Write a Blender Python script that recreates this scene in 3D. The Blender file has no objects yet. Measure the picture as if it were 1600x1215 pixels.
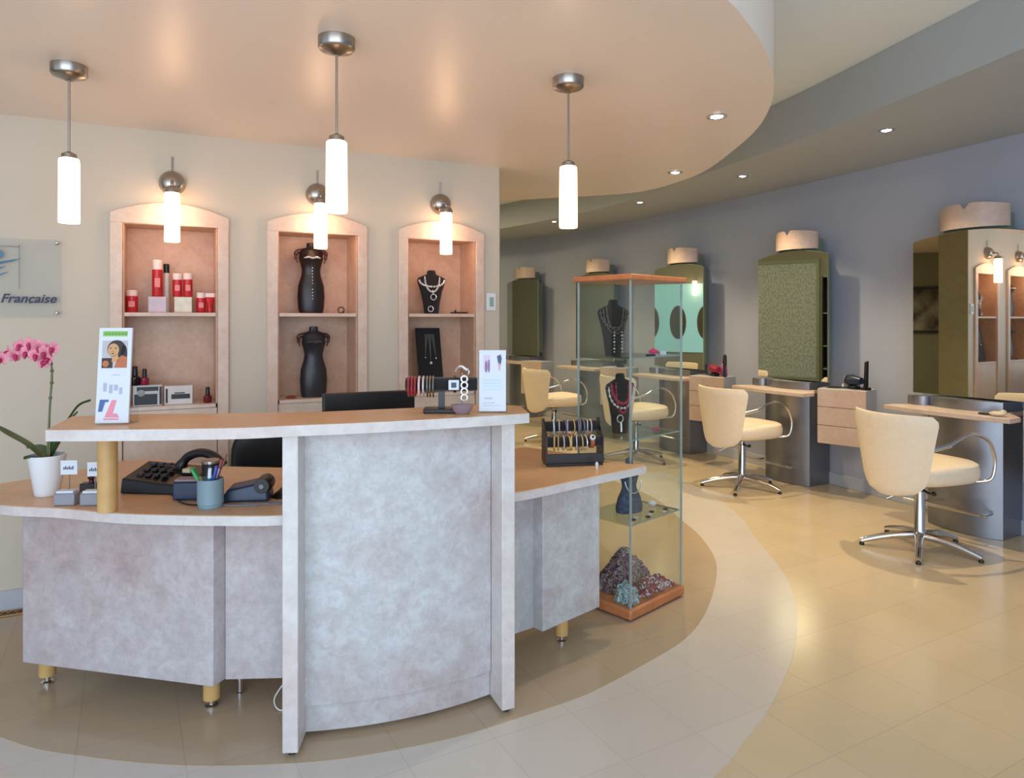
import bpy, bmesh, math, random
from math import pi, sin, cos, sqrt, atan2, radians
from mathutils import Vector, Matrix
random.seed(7)
scene = bpy.context.scene
C = scene.collection
F, CX, CH, HZ = 1080.0, 800.0, 1.40, 500.0      # focal length in px, centre, eye height, horizon row

def at(px, py, z):
    """ground position (x, y) of a point known to lie at height z"""
    d = (CH - z) * F / (py - HZ)
    return ((px - CX) / F * d, d)
def zat(py, d): return CH - (py - HZ) * d / F

# ------------------------------------------------------------------ materials
def lin(c):
    if isinstance(c, str):
        c = c.lstrip('#'); c = [int(c[i:i+2], 16) / 255 for i in (0, 2, 4)]
    return tuple((x / 12.92 if x <= .04045 else ((x + .055) / 1.055) ** 2.4) for x in c) + (1.0,)
MATS = {}
def nodes(name):
    m = bpy.data.materials.new(name); m.use_nodes = True
    nt = m.node_tree
    b = next(n for n in nt.nodes if n.type == 'BSDF_PRINCIPLED')
    return m, nt, b
def mat(name, col, rough=.5, metal=0.0, var=.06, scale=12, bump=0.0, coat=0.0, spec=.5, sheen=0):
    if name in MATS: return MATS[name]
    m, nt, b = nodes(name)
    c = lin(col)
    b.inputs['Roughness'].default_value = rough; b.inputs['Metallic'].default_value = metal
    b.inputs['Coat Weight'].default_value = coat
    b.inputs['Specular IOR Level'].default_value = spec
    b.inputs['Sheen Weight'].default_value = sheen
    tc = nt.nodes.new('ShaderNodeTexCoord')
    n = nt.nodes.new('ShaderNodeTexNoise'); n.inputs['Scale'].default_value = scale; n.inputs['Detail'].default_value = 3
    nt.links.new(tc.outputs['Object'], n.inputs['Vector'])
    r = nt.nodes.new('ShaderNodeValToRGB')
    r.color_ramp.elements[0].position = .3; r.color_ramp.elements[1].position = .7
    r.color_ramp.elements[0].color = tuple(x * (1 - var) for x in c[:3]) + (1,)
    r.color_ramp.elements[1].color = tuple(min(1, x * (1 + var)) for x in c[:3]) + (1,)
    nt.links.new(n.outputs['Fac'], r.inputs[0]); nt.links.new(r.outputs[0], b.inputs['Base Color'])
    if bump:
        bp = nt.nodes.new('ShaderNodeBump'); bp.inputs['Strength'].default_value = bump; bp.inputs['Distance'].default_value = .005
        nt.links.new(n.outputs['Fac'], bp.inputs['Height']); nt.links.new(bp.outputs[0], b.inputs['Normal'])
    MATS[name] = m
    return m
def laminate(name, a, b2, c3, rough=.4, scale=7.0, broad='#f4dcd6'):
    """stone-look laminate: cloudy patches of two tones with a fine fleck"""
    m, nt, b = nodes(name)
    tc = nt.nodes.new('ShaderNodeTexCoord')
    def noise(s, d, rg=.6, dist=0):
        n = nt.nodes.new('ShaderNodeTexNoise'); n.inputs['Scale'].default_value = s; n.inputs['Detail'].default_value = d
        n.inputs['Roughness'].default_value = rg; n.inputs['Distortion'].default_value = dist
        nt.links.new(tc.outputs['Object'], n.inputs['Vector']); return n
    n1 = noise(scale * 1.3, 9, .72, .4); n2 = noise(scale * 4.5, 6, .75, .3); n3 = noise(1.6, 3, .6, .2)
    r1 = nt.nodes.new('ShaderNodeValToRGB'); e = r1.color_ramp.elements
    e[0].position = .36; e[0].color = lin(a); e[1].position = .64; e[1].color = lin(b2)
    nt.links.new(n1.outputs['Fac'], r1.inputs[0])
    r2 = nt.nodes.new('ShaderNodeValToRGB'); e = r2.color_ramp.elements
    e[0].position = .45; e[0].color = (0, 0, 0, 1); e[1].position = .75; e[1].color = (.8, .8, .8, 1)
    nt.links.new(n2.outputs['Fac'], r2.inputs[0])
    mx = nt.nodes.new('ShaderNodeMix'); mx.data_type = 'RGBA'
    nt.links.new(r2.outputs[0], mx.inputs[0]); nt.links.new(r1.outputs[0], mx.inputs[6]); mx.inputs[7].default_value = lin(c3)
    r3 = nt.nodes.new('ShaderNodeValToRGB'); e = r3.color_ramp.elements
    e[0].position = .42; e[0].color = (0, 0, 0, 1); e[1].position = .62; e[1].color = (.55, .55, .55, 1)
    nt.links.new(n3.outputs['Fac'], r3.inputs[0])
    my = nt.nodes.new('ShaderNodeMix'); my.data_type = 'RGBA'; my.blend_type = 'MULTIPLY'
    nt.links.new(r3.outputs[0], my.inputs[0]); nt.links.new(mx.outputs[2], my.inputs[6]); my.inputs[7].default_value = lin(broad)
    nt.links.new(my.outputs[2], b.inputs['Base Color'])
    b.inputs['Roughness'].default_value = rough
    MATS[name] = m; return m
def emit(name, col, s):
    m, nt, b = nodes(name)
    b.inputs['Base Color'].default_value = lin(col)
    b.inputs['Emission Color'].default_value = lin(col); b.inputs['Emission Strength'].default_value = s
    MATS[name] = m; return m
def glass(name, tint='#eef6f4', refl=.10, ior=1.45, rough=0.0):
    m = bpy.data.materials.new(name); m.use_nodes = True; nt = m.node_tree
    for n in list(nt.nodes): nt.nodes.remove(n)
    o = nt.nodes.new('ShaderNodeOutputMaterial'); t = nt.nodes.new('ShaderNodeBsdfTransparent'); t.inputs[0].default_value = lin(tint)
    g = nt.nodes.new('ShaderNodeBsdfGlossy'); g.inputs['Roughness'].default_value = rough
    f = nt.nodes.new('ShaderNodeFresnel'); ge = nt.nodes.new('ShaderNodeNewGeometry')
    ma = nt.nodes.new('ShaderNodeMath'); ma.operation = 'MULTIPLY_ADD'; ma.inputs[1].default_value = 1 / ior - ior; ma.inputs[2].default_value = ior
    nt.links.new(ge.outputs['Backfacing'], ma.inputs[0]); nt.links.new(ma.outputs[0], f.inputs['IOR'])
    mx = nt.nodes.new('ShaderNodeMixShader')
    nt.links.new(f.outputs[0], mx.inputs[0]); nt.links.new(t.outputs[0], mx.inputs[1]); nt.links.new(g.outputs[0], mx.inputs[2])
    nt.links.new(mx.outputs[0], o.inputs[0]); MATS[name] = m; return m
def tiles(name, base, dark, grout, rough, ang=29.1, size=.305, off=(1.306, 2.374)):
    m, nt, b = nodes(name)
    tc = nt.nodes.new('ShaderNodeTexCoord')
    mp = nt.nodes.new('ShaderNodeMapping'); mp.vector_type = 'TEXTURE'
    mp.inputs['Location'].default_value = (off[0], off[1], 0); mp.inputs['Rotation'].default_value = (0, 0, radians(ang))
    mp.inputs['Scale'].default_value = (size, size, size)
    nt.links.new(tc.outputs['Object'], mp.inputs['Vector'])
    br = nt.nodes.new('ShaderNodeTexBrick'); br.offset = 0; br.squash = 1
    for k, v in (('Scale', 1), ('Mortar Size', .006), ('Mortar Smooth', .4), ('Brick Width', 1), ('Row Height', 1), ('Bias', 0)):
        br.inputs[k].default_value = v
    br.inputs['Color1'].default_value = lin(base); br.inputs['Color2'].default_value = lin(dark); br.inputs['Mortar'].default_value = lin(grout)
    nt.links.new(mp.outputs[0], br.inputs['Vector'])
    n = nt.nodes.new('ShaderNodeTexNoise'); n.inputs['Scale'].default_value = 3; n.inputs['Detail'].default_value = 6
    nt.links.new(tc.outputs['Object'], n.inputs['Vector'])
    r = nt.nodes.new('ShaderNodeValToRGB'); r.color_ramp.elements[0].color = (.9, .9, .9, 1); r.color_ramp.elements[1].color = (1, 1, 1, 1)
    nt.links.new(n.outputs['Fac'], r.inputs[0])
    mx = nt.nodes.new('ShaderNodeMix'); mx.data_type = 'RGBA'; mx.blend_type = 'MULTIPLY'; mx.inputs[0].default_value = 1
    nt.links.new(br.outputs['Color'], mx.inputs[6]); nt.links.new(r.outputs[0], mx.inputs[7])
    nt.links.new(mx.outputs[2], b.inputs['Base Color'])
    mr = nt.nodes.new('ShaderNodeMapRange'); mr.inputs[3].default_value = rough - .04; mr.inputs[4].default_value = rough + .08
    nt.links.new(n.outputs['Fac'], mr.inputs[0]); nt.links.new(mr.outputs[0], b.inputs['Roughness'])
    MATS[name] = m; return m

M_WALL = mat('cream paint', '#cfc5b4', .7, var=.01, scale=2)
M_BLUE = mat('blue grey paint', '#a4a9b8', .7, var=.01, scale=2)
M_CEIL = mat('ceiling paint', '#ecdfd4', .33, var=.01, scale=2)
M_UPPER = mat('upper ceiling paint', '#e6ebea', .7, var=.01, scale=2)
M_SOFF = mat('soffit paint', '#abb0b2', .55, var=.01, scale=2)
M_BACK = mat('olive paint', '#7f8070', .7, var=.01, scale=2)
M_LAM = laminate('stone laminate', '#b9b8ba', '#cfd3d7', '#aea5a5', broad='#e0c0b6')
M_LAMP = laminate('rosy stone laminate', '#b6aeb0', '#cbc7ca', '#ab9d9c', broad='#e6c6bc')
M_LAMW = laminate('lamplit niche lining', '#d2aa8e', '#dcbba2', '#c59c80')  # niche back and lining, sconce glow put into the colour
M_NFR = laminate('niche frame laminate', '#dac6b4', '#e2d2c3', '#cfb9a6')
M_LAME = laminate('laminate edging', '#d0ccca', '#dddbda', '#c6bfbc')
M_LAMT = laminate('lamplit worktop', '#d3ac82', '#dcb88f', '#c79f78', .32)  # desk laminate with the peach of the warm lamps put into its colour
M_WOODL = laminate('drawer laminate', '#c4ae9f', '#cdbaac', '#b8a092')
M_T1 = tiles('beige floor tile', '#d4c0a0', '#d0bc9c', '#c2af91', .15)
M_T2 = tiles('pale floor tile', '#d2c9c0', '#cfc6bd', '#c3bab1', .18)
M_T3 = tiles('taupe floor tile', '#b9a48a', '#b5a187', '#a8957c', .15)
M_CHROME = mat('chrome', '#d8d8da', .12, 1, var=.02)
M_NICKEL = mat('brushed nickel', '#a9a29a', .3, 1, var=.05, scale=60)
M_STEEL = mat('brushed steel panel', '#8d8f97', .33, .88, var=.04, scale=5)
M_MIRROR = mat('mirror glass', '#eef0ea', .015, 1, var=0)
M_GREEN = mat('green painted frame', '#76826e', .5, var=.03)
M_CREAM = mat('cream leather', '#eedcc2', .42, var=.03, scale=30, bump=.05)
M_OAK = mat('pale beech', '#cda468', .4, var=.10, scale=18)
M_CHERRY = mat('cherry wood', '#b8744a', .35, var=.12, scale=22)
M_BLACK = mat('black plastic', '#141416', .35, var=.1)
M_VELVET = mat('black velvet', '#0d0d10', .85, var=.1, sheen=.3)
M_DKBLUE = mat('navy plastic', '#25344f', .35, var=.1)
M_WHITE = mat('white ceramic', '#e6eaee', .3, var=.01)
M_PAPER = mat('white card', '#d6dce6', .5, var=.01)
M_RED = mat('red plastic', '#c3222c', .35, var=.04)
M_PINKC = mat('pale pink cap', '#f4dcd8', .4, var=.03)
M_SILVER = mat('silver jewellery', '#e2e3e6', .25, .55, var=.05)
M_GOLD = mat('gold jewellery', '#dcc08a', .3, .55, var=.05)
M_GREY = mat('grey plastic', '#7e828c', .45, var=.05)
M_CUP = mat('blue grey cup', '#7e97a2', .4, var=.05)
M_LEAF = mat('orchid leaf', '#2f5a30', .4, var=.25, scale=9)
M_STEM = mat('orchid stem', '#5b6b4a', .5, var=.2)
M_PETAL = mat('pink petal', '#e88fa4', .5, var=.18, scale=40)
M_MAGENTA = mat('magenta throat', '#b0285a', .5, var=.1)
M_GLASS = glass('showcase glass', '#fafdfc')
M_ACRYL = glass('clear acrylic', '#f7f9fa', ior=1.16)
M_SHADE = emit('lit frosted glass', '#ffcda2', 9.5)
M_BULB = emit('downlight lamp', '#fff0d4', 25.0)
M_BASE = mat('skirting paint', '#b7bcc4', .45, var=.02)

# ------------------------------------------------------------------ mesh builder
class MB:
    def __init__(s, M=None): s.v = []; s.f = []; s.fm = []; s.m = 0; s.M = M
    def add(s, vs, fs):
        o = len(s.v)
        for p in vs:
            p = Vector(p); s.v.append(s.M @ p if s.M else p)
        for f in fs: s.f.append([i + o for i in f]); s.fm.append(s.m)
        return s
    def box(s, x0, x1, y0, y1, z0, z1):
        vs = [(x, y, z) for z in (z0, z1) for (x, y) in ((x0, y0), (x1, y0), (x1, y1), (x0, y1))]
        return s.add(vs, [(3, 2, 1, 0), (4, 5, 6, 7), (0, 1, 5, 4), (1, 2, 6, 5), (2, 3, 7, 6), (3, 0, 4, 7)])
    def prism(s, poly, z0, z1):
        n = len(poly)
        vs = [(p[0], p[1], z0) for p in poly] + [(p[0], p[1], z1) for p in poly]
        return s.add(vs, [tuple(range(n))[::-1], tuple(range(n, 2 * n))] + [(i, (i + 1) % n, n + (i + 1) % n, n + i) for i in range(n)])
    def xprism(s, poly, y0, y1):
        """outline in x,z extruded along y"""
        n = len(poly)
        vs = [(p[0], y0, p[1]) for p in poly] + [(p[0], y1, p[1]) for p in poly]
        return s.add(vs, [tuple(range(n)), tuple(range(n, 2 * n))[::-1]] + [(i, (i + 1) % n, n + (i + 1) % n, n + i) for i in range(n)])
    def loft(s, rings, cap=True, closed=True):
        n = len(rings[0]); vs = [p for r in rings for p in r]; fs = []
        for k in range(len(rings) - 1):
            for i in range(n if closed else n - 1):
                j = (i + 1) % n; fs.append((k * n + i, k * n + j, (k + 1) * n + j, (k + 1) * n + i))
        if cap: fs += [tuple(range(n))[::-1], tuple(range((len(rings) - 1) * n, len(rings) * n))]
        return s.add(vs, fs)
    def lathe(s, prof, c=(0, 0, 0), n=24):
        return s.loft([[(c[0] + r * cos(2 * pi * i / n), c[1] + r * sin(2 * pi * i / n), c[2] + z) for i in range(n)] for r, z in prof])
    def tube(s, pts, r, n=8, closed=False):
        pts = [Vector(p) for p in pts]; K = len(pts); rings = []; up = None
        for k, p in enumerate(pts):
            a = pts[(k - 1) % K] if closed or k > 0 else p
            b = pts[(k + 1) % K] if closed or k < K - 1 else p
            t = (b - a).normalized()
            if up is None:
                up = t.orthogonal().normalized()
            up = (up - t * up.dot(t))
            up = up.normalized() if up.length > 1e-6 else t.orthogonal().normalized()
            w = t.cross(up); rr = r[k] if isinstance(r, (list, tuple)) else r
            rings.append([p + up * rr * cos(2 * pi * i / n) + w * rr * sin(2 * pi * i / n) for i in range(n)])
        if closed: rings.append(rings[0])
        return s.loft(rings, cap=not closed)
    def ball(s, c, r, n=12):
        r = (r, r, r) if not isinstance(r, (tuple, list)) else r
        rings = []
        for k in range(n // 2 + 1):
            a = -pi / 2 + pi * k / (n // 2); q = max(cos(a), .02)
            rings.append([(c[0] + r[0] * q * cos(2 * pi * i / n), c[1] + r[1] * q * sin(2 * pi * i / n), c[2] + r[2] * sin(a)) for i in range(n)])
        return s.loft(rings)
    def ring(s, c, R, r, axis='x', n=20, m=6, sy=1.0):
        pts = []
        for i in range(n):
            a = 2 * pi * i / n; u, w = R * cos(a), R * sy * sin(a)
            pts.append({'x': (c[0], c[1] + u, c[2] + w), 'y': (c[0] + u, c[1], c[2] + w), 'z': (c[0] + u, c[1] + w, c[2])}[axis])
        return s.tube(pts, r, m, closed=True)
    def mesh(s, name, mats):
        me = bpy.data.meshes.new(name); me.from_pydata([tuple(p) for p in s.v], [], s.f)
        for m in (mats if isinstance(mats, (list, tuple)) else [mats]): me.materials.append(m)
        for p, mi in zip(me.polygons, s.fm): p.material_index = mi
        bm = bmesh.new(); bm.from_mesh(me); bmesh.ops.remove_doubles(bm, verts=bm.verts, dist=1e-6)
        bmesh.ops.recalc_face_normals(bm, faces=bm.faces); bm.to_mesh(me); bm.free()
        me.shade_smooth(); me.set_sharp_from_angle(angle=radians(38))
        return me
    def build(s, name, mats, parent=None, bev=0, loc=None, rz=0):
        o = bpy.data.objects.new(name, s.mesh(name, mats)); C.objects.link(o)
        if parent: o.parent = parent
        if loc: o.location = loc
        o.rotation_euler.z = rz
        if bev:
            b = o.modifiers.new('bevel', 'BEVEL'); b.width = bev; b.segments = 2; b.limit_method = 'ANGLE'; b.angle_limit = radians(50)
            b.harden_normals = False
        return o
def thing(name, label, cat, loc=(0, 0, 0), rz=0, group=None):
    o = bpy.data.objects.new(name, None); C.objects.link(o); o.empty_display_size = .05
    o.location = loc; o.rotation_euler.z = rz; o['label'] = label; o['category'] = cat
    if group: o['group'] = group
    return o
def tag(o, label, cat, group=None):
    o['label'] = label; o['category'] = cat
    if group: o['group'] = group
    return o
def struct(o): o['kind'] = 'structure'; return o
def copy_tree(o, parent=None):
    c = o.copy(); C.objects.link(c)
    if parent: c.parent = parent
    for ch in list(o.children): copy_tree(ch, c)
    return c
def again(o, loc, rz=None, label=None):
    c = copy_tree(o); c.location = loc
    if rz is not None: c.rotation_euler.z = rz
    if label: c['label'] = label
    return c
def smooth(pts, n=6, closed=False):
    P = [Vector(p) for p in pts]; K = len(P); out = []
    for i in range(K if closed else K - 1):
        g = lambda j: P[j % K] if closed else P[min(max(j, 0), K - 1)]
        a, b, c, d = g(i - 1), g(i), g(i + 1), g(i + 2)
        for k in range(n):
            t = k / n
            out.append(.5 * ((2 * b) + (c - a) * t + (2 * a - 5 * b + 4 * c - d) * t * t + (3 * b - a - 3 * c + d) * t ** 3))
    if not closed: out.append(P[-1])
    return [tuple(p) for p in out]
def text_mesh(s, size, extrude=.0008, shear=0, offset=0, align='CENTER'):
    cu = bpy.data.curves.new('lettering', 'FONT'); cu.body = s; cu.size = size; cu.extrude = extrude; cu.shear = shear; cu.offset = offset
    cu.align_x = align
    o = bpy.data.objects.new('lettering', cu); C.objects.link(o)
    dg = bpy.context.evaluated_depsgraph_get()
    me = bpy.data.meshes.new_from_object(o.evaluated_get(dg)); bpy.data.objects.remove(o)
    return me

# ------------------------------------------------------------------ camera
cam = bpy.data.cameras.new('camera'); co = bpy.data.objects.new('camera', cam); C.objects.link(co)
cam.sensor_width = 36; cam.lens = 36 * F / 1600; cam.shift_y = -(607.5 - HZ) / 1600; cam.clip_start = .05
co.location = (0, 0, CH); co.rotation_euler = (pi / 2, 0, 0); scene.camera = co

# ------------------------------------------------------------------ niche wall frame of reference
WU, WN = Vector((.897, .441)), Vector((.441, -.897)); W0 = Vector((-2.46, 3.32)); WA = atan2(.441, .897)
def U(px, w=0.0):
    r = (px - CX) / F
    return (r * (3.32 - .897 * w) + 2.46 - .441 * w) / (.897 - .441 * r)
def WP(u, w=0.0, z=0.0):
    p = W0 + WU * u + WN * w; return (p.x, p.y, z)
def UZ(px, py, w=0.0):
    u = U(px, w); return u, zat(py, WP(u, w)[1])
NC = [.739, 1.499, 2.2545]           # niche centres along the wall
NW, OPW, OPT = .56, .45, 1.92
HC, HS, HU = 2.39, 2.62, 2.94        # ceiling heights: oval, outer soffit, upper

# wall with three openings, built from solid pieces (thickness .29)
TH = .29
b = MB(Matrix.Translation(WP(0)) @ Matrix.Rotation(WA, 4, 'Z'))
edges = [-3.2]
for c in NC: edges += [c - OPW / 2, c + OPW / 2]
edges.append(2.65)
for i in range(0, len(edges), 2): b.box(edges[i], edges[i + 1], 0, TH, 0, HC)
for c in NC:
    b.box(c - OPW / 2, c + OPW / 2, 0, TH, OPT, HC); b.box(c - OPW / 2, c + OPW / 2, TH - .02, TH, 0, OPT)
struct(b.build('wall_front', M_WALL))
b = MB(Matrix.Translation(WP(0)) @ Matrix.Rotation(WA, 4, 'Z')); b.box(2.6505, 2.656, .002, TH, 0.002, HC - .002); struct(b.build('trim_1', mat('wall end olive', '#8f8968', .6)))  # thin olive sheet laid over the wall end
b = MB(Matrix.Translation(WP(0)) @ Matrix.Rotation(WA, 4, 'Z'))
for a0, a1 in ((-3.2, NC[0] - NW / 2 - .004), (NC[0] + NW / 2 + .004, NC[1] - NW / 2 - .004), (NC[1] + NW / 2 + .004, NC[2] - NW / 2 - .004), (NC[2] + NW / 2 + .004, 2.65)): b.box(a0, a1, -.014, -.001, 0.002, .10)
struct(b.build('baseboard_front', M_BASE, bev=.003))

# ------------------------------------------------------------------ right (salon) wall, curved
ST = [(3.05, 4.62, (.492, -.871)), (2.44, 6.04, (.46, -.888)), (1.79, 7.45, (.50, -.866)), (1.05, 8.83, (.55, -.835)), (.15, 10.15, (.60, -.80))]
def nrm(t): return (t[1], -t[0])     # into the room
wpts = []
for x, y, t in ST:
    n = nrm(t); wpts.append((x - n[0] * .22, y - n[1] * .22))
wpts = [(4.3, -1.5), (4.25, 0), (4.12, 1.4), (3.92, 2.6), (3.62, 3.7)] + wpts + [(-1.0, 11.3)]
wc = smooth([(p[0], p[1], 0) for p in wpts], 8)
def offset(curve, o):
    out = []
    for i, p in enumerate(curve):
        a, c = curve[max(i - 1, 0)], curve[min(i + 1, len(curve) - 1)]
        t = Vector((c[0] - a[0], c[1] - a[1])).normalized(); out.append((p[0] + t.y * o, p[1] - t.x * o))
    return out
def strip(curve, o0, o1, z0, z1, name, m):
    A, B = offset(curve, o0), offset(curve, o1)
    b = MB(); b.loft([[(A[i][0], A[i][1], z0), (B[i][0], B[i][1], z0), (B[i][0], B[i][1], z1), (A[i][0], A[i][1], z1)] for i in range(len(curve))])
    return struct(b.build(name, m))
strip(wc, 0, .12, 0, HU, 'wall_right', M_BLUE)
strip(wc, -.016, -.001, .002, .10, 'baseboard_right', M_BASE)
# room beyond the niche wall, seen in the mirrors
b = MB(); b.box(-3.42, -3.30, 1.93, 11.3, 0, HU); struct(b.build('wall_left', M_BACK))
b = MB(); b.box(-3.42, -.95, 11.3, 11.42, 0, HU); struct(b.build('wall_back', M_BLUE))

# ------------------------------------------------------------------ ceilings
ovp = [(1137, 0), (1162, 28), (1187, 62), (1203, 97), (1209, 125), (1205, 162), (1184, 200), (1147, 234), (1100, 268), (1054, 286), (1000, 299.5), (940, 305), (865, 309), (784, 314)]
ov = [at(px, py, HC) for px, py in ovp]
ov = [(-.9, .75), (-.25, 1.15), (.27, 1.66)] + ov + [(-.9, 5.95), (-2.0, 6.1), (-3.28, 6.15)]
ovc = smooth([(p[0], p[1], 0) for p in ov], 5)
poly = [(p[0], p[1]) for p in ovc] + [(-3.28, 3.2), (-5.4, 2.2), (-5.4, .3), (-2.2, .45)]
b = MB(); b.prism(poly, HC, HU - .002); struct(b.build('ceiling_oval', M_CEIL))
b = MB(); b.box(-5.5, 4.4, -1.5, 11.4, HU, HU + .08); struct(b.build('ceiling_upper', M_UPPER))
inner = [(2.40, -1.5), (2.46, 0.6), (2.44, 2.0)] + [at(px, py, HS) for px, py in ((1600, 75), (1412, 153), (1256, 216), (1100, 272))] + [(1.15, 7.15), (.45, 8.4), (-.4, 9.5), (-1.6, 10.6)]
inner = smooth([(p[0], p[1], 0) for p in inner], 6)
outerw = offset(wc, -.001)
b = MB(); b.prism([(p[0], p[1]) for p in inner] + list(reversed(outerw)), HS, HU - .002); struct(b.build('ceiling_outer', M_SOFF))

# ------------------------------------------------------------------ floor with an inlaid band
fin = [(1066, 814), (1092, 836), (1114, 866), (1120, 892), (1114, 927), (1097, 967), (1066, 1002), (1009, 1037), (944, 1072), (900, 1092), (811, 1122), (706, 1154), (575, 1180), (466, 1193), (293, 1197), (129, 1182), (0, 1152)]
fout = [(1158, 809), (1180, 840), (1206, 871), (1228, 901), (1243, 941), (1246, 980), (1239, 1024), (1224, 1063), (1202, 1107), (1162, 1159), (1119, 1210)]
fi = [(.75, 6.3), (1.1, 5.5)] + [at(px, py, 0) for px, py in fin] + [(-2.6, 2.75), (-3.2, 3.0)]
fo = [(1.40, 6.4), (1.60, 5.55)] + [at(px, py, 0) for px, py in fout] + [(.1, 1.62), (-.7, 1.45), (-1.7, 1.55), (-2.7, 1.95), (-3.6, 2.45)]
fi = smooth([(p[0], p[1], 0) for p in fi], 5); fo = smooth([(p[0], p[1], 0) for p in fo], 5)
b = MB(); b.box(-5.6, 4.5, -2.2, 11.5, -.1, 0)
struct(b.build('floor', M_T1))
b = MB(); b.prism([(p[0], p[1]) for p in fo] + [(-2.2, 4.6), (-.4, 5.6)], 0, .0015); struct(b.build('floor_band', M_T2))
b = MB(); b.prism([(p[0], p[1]) for p in fi] + [(-2.2, 4.6), (-.4, 5.4)], 0, .003); struct(b.build('floor_inner', M_T3))

# ------------------------------------------------------------------ niches
def niche(i, label):
    c = NC[i]; t = thing('display_niche', label, 'wall niche', WP(c, 0, 0), WA, 'built-in display niches')
    b = MB()
    hw = NW / 2; n = 14
    outer = [(-hw, 0.002)] + [(-hw + NW * k / n, 1.952 + .062 * (1 - (2 * k / n - 1) ** 2)) for k in range(n + 1)] + [(hw, 0.002)]
    # frame as ring: left stile, right stile, arched head
    b.box(-hw, -OPW / 2, -.022, -.001, .002, 1.90); b.box(OPW / 2, hw, -.022, -.001, .002, 1.90)
    head = [(-hw, 1.90)] + outer[1:-1] + [(hw, 1.90)]
    b.xprism(head, -.022, -.001)
    b.build('frame', M_NFR, t, bev=.003)
    b = MB(); b.box(-OPW / 2 + .001, OPW / 2 - .001, .235, .262, .95, 1.915)
    b.build('back_panel', M_LAMW, t)
    b = MB()
    for s in (-1, 1): b.box(*(sorted((s * (OPW / 2 - .001), s * (OPW / 2 - .008)))), .0, .234, .95, 1.915)
    b.box(-OPW / 2 + .008, OPW / 2 - .008, .0, .234, 1.90, 1.915)
    b.build('lining', M_LAMW, t)
    for z in (1.42, .93):
        b = MB(); b.box(-OPW / 2 + .009, OPW / 2 - .009, -.012, .233, z, z + .02); b.build('shelf', M_NFR, t, bev=.002)
    b = MB(); b.box(-OPW / 2 + .003, OPW / 2 - .003, -.008, .02, .004, .9285); b.build('lower_panel', M_NFR, t, bev=.002)
    return t
niche(0, 'arched laminate wall niche holding red bottles, leftmost of the three')
niche(1, 'middle arched laminate wall niche holding the two dark corset torsos')
niche(2, 'arched laminate wall niche holding the black necklace displays, right of the torsos')

# ------------------------------------------------------------------ lamps
def shade(b, z0=-.25, r=.036):
    b.lathe([(r * .85, 0), (r * .97, -.004), (r, -.02), (r * 1.03, -.235), (r * 1.0, -.25), (r * .82, -.25), (r * .8, -.24)], (0, 0, 0), 28)
def pendant(px, cy, d, label):
    x = (px - CX) / F * d
    t = thing('pendant_lamp', label, 'lamp', (x, d, HC), 0, 'white glass tube pendants over the reception counter')
    b = MB(); b.lathe([(.064, -.0005), (.064, -.034), (.058, -.042), (.030, -.050), (.012, -.060)], (0, 0, 0), 36); b.build('canopy', M_NICKEL, t)
    b = MB(); b.tube([(0, 0, -.05), (0, 0, -.352)], .0045); b.build('rod', M_NICKEL, t)
    b = MB(); b.lathe([(.008, -.335), (.026, -.345), (.028, -.364)], (0, 0, 0), 20); b.build('socket_cap', M_NICKEL, t)
    b = MB(); shade(b, r=.036); b.build('shade', M_SHADE, t).location = (0, 0, -.362)
    return t
pendant(108, 0, 2.69, 'leftmost hanging white glass tube pendant, in front of the cream wall')
pendant(526, 0, 2.43, 'middle hanging white glass tube pendant, highest in the picture')
pendant(888, 0, 2.83, 'rightmost hanging white glass tube pendant, in front of the salon area')
def sconce(px, pz, label):
    u = U(px, .11)
    t = thing('wall_lamp', label, 'lamp', WP(u, .0, 0), WA, 'glass tube lamps above the niches')
    zt = 2.06
    b = MB()
    prof = [(.064, 0), (.064, .015), (.058, .038), (.040, .056), (.012, .062)]
    b.M = Matrix.Translation((0, -.001, zt + .06)) @ Matrix.Rotation(pi / 2, 4, 'X'); b.lathe(prof, (0, 0, 0), 28); b.build('wall_plate', M_NICKEL, t)
    b = MB(); b.tube([(0, -.008, zt + .12), (0, -.008, zt + .20)], .004); b.build('stem', M_NICKEL, t)
    b = MB(); b.tube(smooth([(0, -.045, zt + .06), (0, -.085, zt + .06), (0, -.11, zt + .045), (0, -.11, zt + .02)], 4), .008); b.build('arm', M_NICKEL, t)
    b = MB(); b.lathe([(.01, .03), (.034, .02), (.04, .002), (.04, -.008)], (0, -.11, zt), 24); b.build('socket_cap', M_NICKEL, t)
    b = MB(); shade(b, r=.036); b.build('shade', M_SHADE, t).location = (0, -.11, zt - .008)
sconce(269, 0, 'lit glass tube wall lamp above the niche of red bottles')
sconce(501, 0, 'lit glass tube wall lamp above the corset torso niche, beside the middle pendant')
sconce(697, 0, 'lit glass tube wall lamp above the necklace niche, nearest the wall end')

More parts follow.
